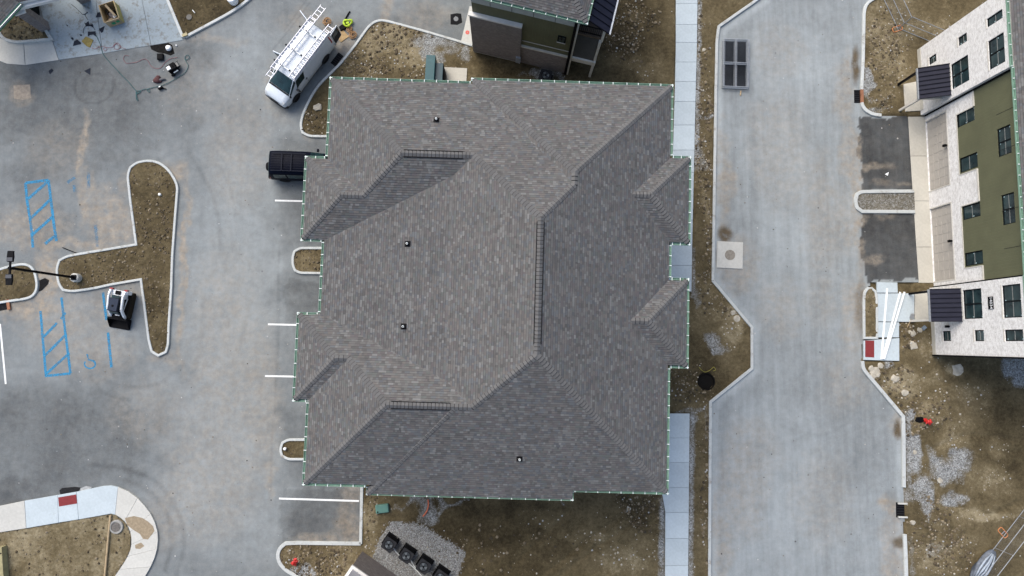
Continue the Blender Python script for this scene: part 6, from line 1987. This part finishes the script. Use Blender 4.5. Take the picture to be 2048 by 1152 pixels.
for (x, y, r, h) in ((0, 0, .24, .2), (.15, .08, .17, .16), (-.13, .1, .16, .15), (.05, -.16, .15, .12)):
    jp.lathe([(r, 0), (r*.95, h*.6), (r*.6, h*.95), (.01, h)], 9, (x, y, 0))
jp.build('cloth', mat('maroon_cloth', (.075, .032, .032), .9, var=.4, scale=9), jk_, smooth=True)
MB().tube([(.1, -.15, .08), (.3, -.28, .1), (.38, -.42, .06)], [.09, .07, .05], 7).build('sleeve', mat('grey_cloth', (.10, .10, .105), .9), jk_, smooth=True)
ng = G(322, 177, .05)
ng_ = empty('nail_gun', (ng.x, ng.y, 0), .5, 'black and white nail gun beside the maroon jacket', 'tool')
MB().obox((0, 0, .11), .34, .14, .2).build('body', M_BLACK, ng_, bevel=.04)
MB().obox((.0, .10, .12), .15, .10, .10).build('cap', M_HANGER, ng_, bevel=.02)
MB().bar((.12, -.05, .06), (.3, -.2, .05), .06, .06).build('magazine', M_BLACKP, ng_)
MB().lathe([(.02, 0), (.05, .02), (.05, .09), (.01, .11)], 10).build('paper_cup', M_PVC, None, loc=tuple(G(353.5,91.5)), label='white paper cup beside the dark mat', cat='cup')
# lumber block at the kerb corner
lb = G(371, 71, .1)
MB().obox((0, 0, .1), .36, .2, .1).build('wood_block', mat('pale_block', (.36, .31, .18), .8), None, loc=(lb.x, lb.y, .10), rz=.4, label='pale wood block on the kerb corner of the soil bed', cat='wood')

# ------------------------------------------------------------------ odd pieces
def rock(u, v_, r_, label, flat=.5, m=None, z=.05, name='rock', group='rocks', cat='rock', seg=9):
    c_ = G(u, v_, z)
    mb = MB(); rings = []
    ang = [2*math.pi*k/seg for k in range(seg)]
    rad = [random.uniform(.7, 1.15) for _ in range(seg)]
    for f, h in ((.9, 0), (1.0, .3), (.95, .75), (.6, 1.0)):
        rings.append([(r_*f*rad[k]*math.cos(ang[k]), r_*f*rad[k]*math.sin(ang[k]), r_*flat*h*random.uniform(.85, 1.1)) for k in range(seg)])
    mb.loft(rings)
    return mb.build(name, m or M_ROCK, None, loc=(c_.x, c_.y, z-.03), rz=random.random()*6, label=label, cat=cat, group=group)
for u, v_, r_, lab, fl_ in ((1751,745,.40,'largest limestone slab below the walk corner',.3),(1761,731,.22,'pale rock next to the walk corner',.5),(1742,738,.26,'rock against the kerb below the walk',.5),(1745,752,.25,'tan rock on the angled kerb',.5),(1915,740,.50,'flat pale slab in the dirt below the white brick wall',.14),
                           (1838,660,.22,'rock left of the white brick corner',.5),(1823,665,.30,'upper tan rock in the line below the shovel',.5),(1826,690,.34,'lower tan rock in the line below the shovel',.4),(1790,758,.3,'tan rock above the angled kerb',.4),(1810,785,.26,'rock beside the angled kerb',.4),
                           (636,215,.30,'grey boulder in the dirt bed under the roof corner',.6),(1256,1017,.20,'pale rock in the dark mound below the roof',.5),(1412,1022,.12,'small pale rock by the lower road kerb',.5),(1466,625,.24,'pinkish rock at the angled road kerb',.3),(1474,638,.26,'lower pinkish rock at the angled road kerb',.3),
                           (1880,961,.2,'pale block in the gravel at right',.4),(1408,100,.16,'small rock beside the road kerb at top',.5),(1830,905,.16,'dark rock in the gravel at right',.5),(1825,1045,.2,'tan rock below the lower storm inlet',.5)):
    rock(u, v_, r_, lab, fl_)
wv = G(320, 389, .12)
MB().lathe([(.09, 0), (.09, .16), (.05, .18), (.01, .18)], 12).build('cleanout_pipe', M_PVC, None, loc=(wv.x, wv.y, .05), label='white cleanout stub in the L-shaped island', cat='pipe')
wv = G(571, 897, .12)
MB().lathe([(.07, 0), (.07, .2), (.11, .22), (.08, .3), (.01, .31)], 12).build('cleanout_pipe', M_PVC, None, loc=(wv.x, wv.y, .05), label='white cleanout stub in the lower planter', cat='pipe')
a, b = G(221.5,1030,.12), G(209.5,1158,.12)
lp = MB().tube([(0, 0, 0), (b.x-a.x, b.y-a.y, 0)], .065, 8).build('timber_pole', M_LUMBER, None, loc=(a.x, a.y, .15), label='long tan timber pole lying beside the manhole ring', cat='pole')
pa = G(-3, 1095, .5)
pt_ = empty('wooden_post', (pa.x, pa.y, 0), .12, 'thick squared timber at the lower left edge', 'post')
MB().box(-.32, .24, -3.2, 0, .02, .55).build('timber', mat('mossy_timber', (.27, .24, .13), .85, var=.25), pt_, bevel=.02)
MB().box(-.3, .2, -.42, -.36, .551, .57).build('strap', M_BLACK, pt_)
sheet([(1769.5,348.5),(1777.5,344),(1775.5,351.5)], .004, .01, 'paper_scrap', M_PVC, 'white triangular paper scrap on the dark drive', 'paper')
# tarp bundle
tc = G(1963, 1130, .1)
trp = empty('tarp_bundle', (tc.x, tc.y, .05), math.radians(52), 'folded grey blue tarp lying along the lower right fence', 'tarp')
tm = MB(); n_, k_ = 28, 18; V_ = []
for i in range(n_+1):
    x = -1.25+2.5*i/n_
    w_ = .46*math.sqrt(max(.02, 1-(x/1.3)**2))
    rg = []
    for j in range(k_):
        t = 2*math.pi*j/k_
        f = 1+.16*math.sin(5*t+x*2.2)+.10*math.sin(9*t-x*3)
        rg.append((x+.05*math.sin(3*t), w_*f*math.cos(t), max(.0, .20+.24*f*(w_/.46)*math.sin(t))))
    V_.append(rg)
tm.loft(V_); tm.build('cloth', mat('tarp_dark', (.085, .10, .125), .55, var=.45, scale=4), trp, smooth=True)
for y_, c_ in ((.20, .02), (.05, -.04), (-.12, .05), (-.30, 0)):
    MB().tube([(-1.0, y_*.6, .38), (-.3, y_*1.25, .50-abs(y_)*.3), (.4, y_*1.1+c_, .48-abs(y_)*.3), (1.0, y_*.5, .36)], [.03, .06, .06, .03], 7).build('fold', mat('tarp_pale', (.30, .345, .40), .5, var=.3, scale=4), trp, smooth=True)
rp0 = G(1846, 835, .1)
MB().prism([(-.3,-.1),(0,-.22),(.3,-.12),(.22,.2),(-.2,.18)], 0, .12).build('black_sack', M_BLACK, None, bevel=.04, loc=(rp0.x-.25, rp0.y-.15, .05), label='black plastic sack beside the right fire hydrant', cat='sack')
cw = G(1849.5, 650, .06)
MB().obox((0, 0, .06), .3, .22, .12).build('bucket_scrap', mat('blue_scrap', (.16, .2, .24), .6), None, loc=(cw.x-.1, cw.y-.2, .05), rz=.7, label='small bluish scrap beside the white brick corner', cat='scrap')
tubepx([(125,495),(135,499),(150,505),(157,507)], .06, .03, 'black_bar', M_BLACK, 'thin black bar resting on the island kerb', 'bar')
# small covers on the soil and lot: black plastic sheet beside the left island
sheet([(79,561),(90,556),(98,560),(96,568),(84,580),(78,583),(80,571)], .004, .03, 'plastic_sheet', M_BLACKP, 'dark plastic scrap against the right end of the left island', 'plastic')
sheet([(119,981),(124,976),(150,973.5),(161,975),(158,982),(121,989)], .003, .01, 'asphalt_patch', mat('fresh_patch', (.02, .02, .021), .9, var=.4, scale=9), 'dark fresh asphalt patch at the red ramp', 'patch')
sheet([(161,977),(172,972),(184,974),(180,979),(162,984)], .002, .03, 'concrete_spill', mat('spill', (.30, .31, .31), .9, var=.25, scale=9), 'grey concrete spill beside the fresh asphalt patch', 'spill')
sheet([(250,1036),(268,1032),(285,1036),(296,1043),(306,1052),(309,1062),(303,1070),(296,1079),(286,1078),(280,1068),(267,1060),(254,1050)], .121, .004, 'mud_stain', mat('dried_mud', (.25, .20, .135), .95, var=.25, scale=6), 'tan dried mud spread on the curved sidewalk', 'mud')
sheet([(270,1090),(282,1085),(289,1092),(280,1098),(271,1097)], .121, .004, 'mud_stain', mat('dried_mud', (.25, .20, .135), .95), 'small tan mud spot on the curved sidewalk', 'mud')
# muddy square patch in the lot
sheet([(27,171),(60,169),(62,196),(46,200),(28,197)], .002, .004, 'pavement_patch', mat('tan_patch', (.24, .205, .165), .95, var=.3, scale=4), 'square tan patch in the upper left asphalt', 'patch')

# ------------------------------------------------------------------ loose clods, stones and litter (uncountable)
def scatter(name, pts, m, label, rmin, rmax, flat=.6, cols=None):
    mb = MB()
    for (x, y, z, s_) in pts:
        r_ = rmin+(rmax-rmin)*s_
        a = random.random()*6.28; n_ = 5
        ring = [(x+r_*random.uniform(.7, 1.2)*math.cos(a+2*math.pi*k/n_), y+r_*random.uniform(.7, 1.2)*math.sin(a+2*math.pi*k/n_), z) for k in range(n_)]
        b = len(mb.v)
        c = random.choice(cols)
        top = (x+random.uniform(-.3, .3)*r_, y+random.uniform(-.3, .3)*r_, z+r_*flat*random.uniform(.6, 1.3))
        mid = [(px*.0+x+(px-x)*.75, y+(py-y)*.75, z+r_*flat*random.uniform(.45, .8)) for px, py, _ in ring]
        mb.add(ring+mid+[top], [(k, (k+1) % n_, n_+(k+1) % n_, n_+k) for k in range(n_)]+[(n_+k, n_+(k+1) % n_, 2*n_) for k in range(n_)], 0, c)
    return mb.build(name, m, None, kind='stuff', label=label)
def ground_z(x, y):
    i = np.clip(np.searchsorted(xs0, x)-1, 0, len(xs0)-2); j = np.clip(np.searchsorted(ys0, y)-1, 0, len(ys0)-2)
    return float(Zg[j, i]+Zg[j, i+1]+Zg[j+1, i]+Zg[j+1, i+1])/4
xs0, ys0, Zg = GX0, GY0, GZ0
M_CLOD = tint_mat('clod', .95)
def pick(mask_list, n, thr=.25, warp=.9):
    out = []
    tries = 0
    while len(out) < n and tries < 60:
        tries += 1
        X_ = rng.uniform(-36, 37, 6000); Y_ = rng.uniform(-19, 26, 6000)
        w_ = blobs(mask_list, X_, Y_, warp)
        ok = w_ > rng.random(6000)*.9+thr*.3
        for x, y, k in zip(X_, Y_, ok):
            if k:
                z = ground_z(x, y)
                if z > -.05: out.append((x, y, z-.01, random.random()**2.2))
                if len(out) >= n: break
    return out
scatter('dirt_clods', pick(CLOD, 4200), M_CLOD, 'loose brown clods of earth scattered over the dirt', .03, .14, .6, [(.075,.058,.036),(.10,.078,.05),(.14,.112,.074),(.19,.155,.105),(.05,.04,.026)])
scatter('pale_stones', pick(CLOD+DRY, 1700), M_CLOD, 'small pale stones scattered over the dirt', .025, .09, .7, [(.30,.27,.21),(.38,.35,.29),(.24,.21,.16),(.34,.34,.33)])
gp = pick(GRAVEL, 2600, .4)
BP = poly_px(BEDG)
while len(gp) < 9000:
    X_ = rng.uniform(min(p[0] for p in BP), max(p[0] for p in BP), 4000); Y_ = rng.uniform(min(p[1] for p in BP), max(p[1] for p in BP), 4000)
    k = inside(BP, X_+(rng.random(4000)-.5)*.5, Y_+(rng.random(4000)-.5)*.5)
    gp += [(x, y, ground_z(x, y)-.005, random.random()) for x, y in zip(X_[k], Y_[k])]
scatter('gravel', gp, M_CLOD, 'loose grey gravel in patches and around the air conditioning units', .02, .05, .7, [(.13,.13,.125),(.19,.19,.185),(.25,.25,.245),(.34,.34,.335),(.17,.155,.13)])
lit = []
for _ in range(950):
    x, y = rng.uniform(-36, 37), rng.uniform(-19, 26); z = ground_z(x, y)
    if z > -.05: lit.append((x, y, z, random.random()**2))
scatter('litter', lit, M_CLOD, 'tiny pale scraps scattered over the dirt', .018, .05, .3, [(.55,.56,.56),(.45,.43,.38),(.6,.6,.6)])
grit = []
PL_ = poly_px(LOT); PR_ = poly_px(ROAD)
X_ = rng.uniform(-36, 33, 2400); Y_ = rng.uniform(-19, 26, 2400)
k = inside(PL_, X_, Y_) | inside(PR_, X_, Y_)
for x, y in zip(X_[k], Y_[k]): grit.append((x, y, 0, random.random()**4))
scatter('asphalt_grit', grit, M_CLOD, 'tiny crumbs of dirt and stone on the asphalt', .012, .06, .4, [(.08,.07,.05),(.3,.29,.27),(.15,.13,.1),(.4,.4,.39),(.05,.05,.05)])
isl = []
for P, n_ in ((ISL1, 1300), (ISL2, 350), (ISL3, 260), (ISL4, 60), (BED_NW, 500), (ISL6, 90), (BED_N, 160), (SW_IN+[(-70,1190)], 300)):
    Q = poly_px(P); c0 = 0
    x0, x1, y0, y1_ = min(p[0] for p in Q), max(p[0] for p in Q), min(p[1] for p in Q), max(p[1] for p in Q)
    X_ = rng.uniform(x0, x1, n_*6); Y_ = rng.uniform(y0, y1_, n_*6); k = inside(Q, X_, Y_)
    for x, y in list(zip(X_[k], Y_[k]))[:n_]: isl.append((x, y, .06, random.random()**2))
scatter('island_clods', isl, M_CLOD, 'loose clods of soil in the planting islands', .025, .10, .9, [(.065,.05,.031),(.09,.07,.044),(.13,.104,.07),(.20,.165,.115)])
for o in list(bpy.data.objects):
    if o.type == 'EMPTY': o.empty_display_size = .1
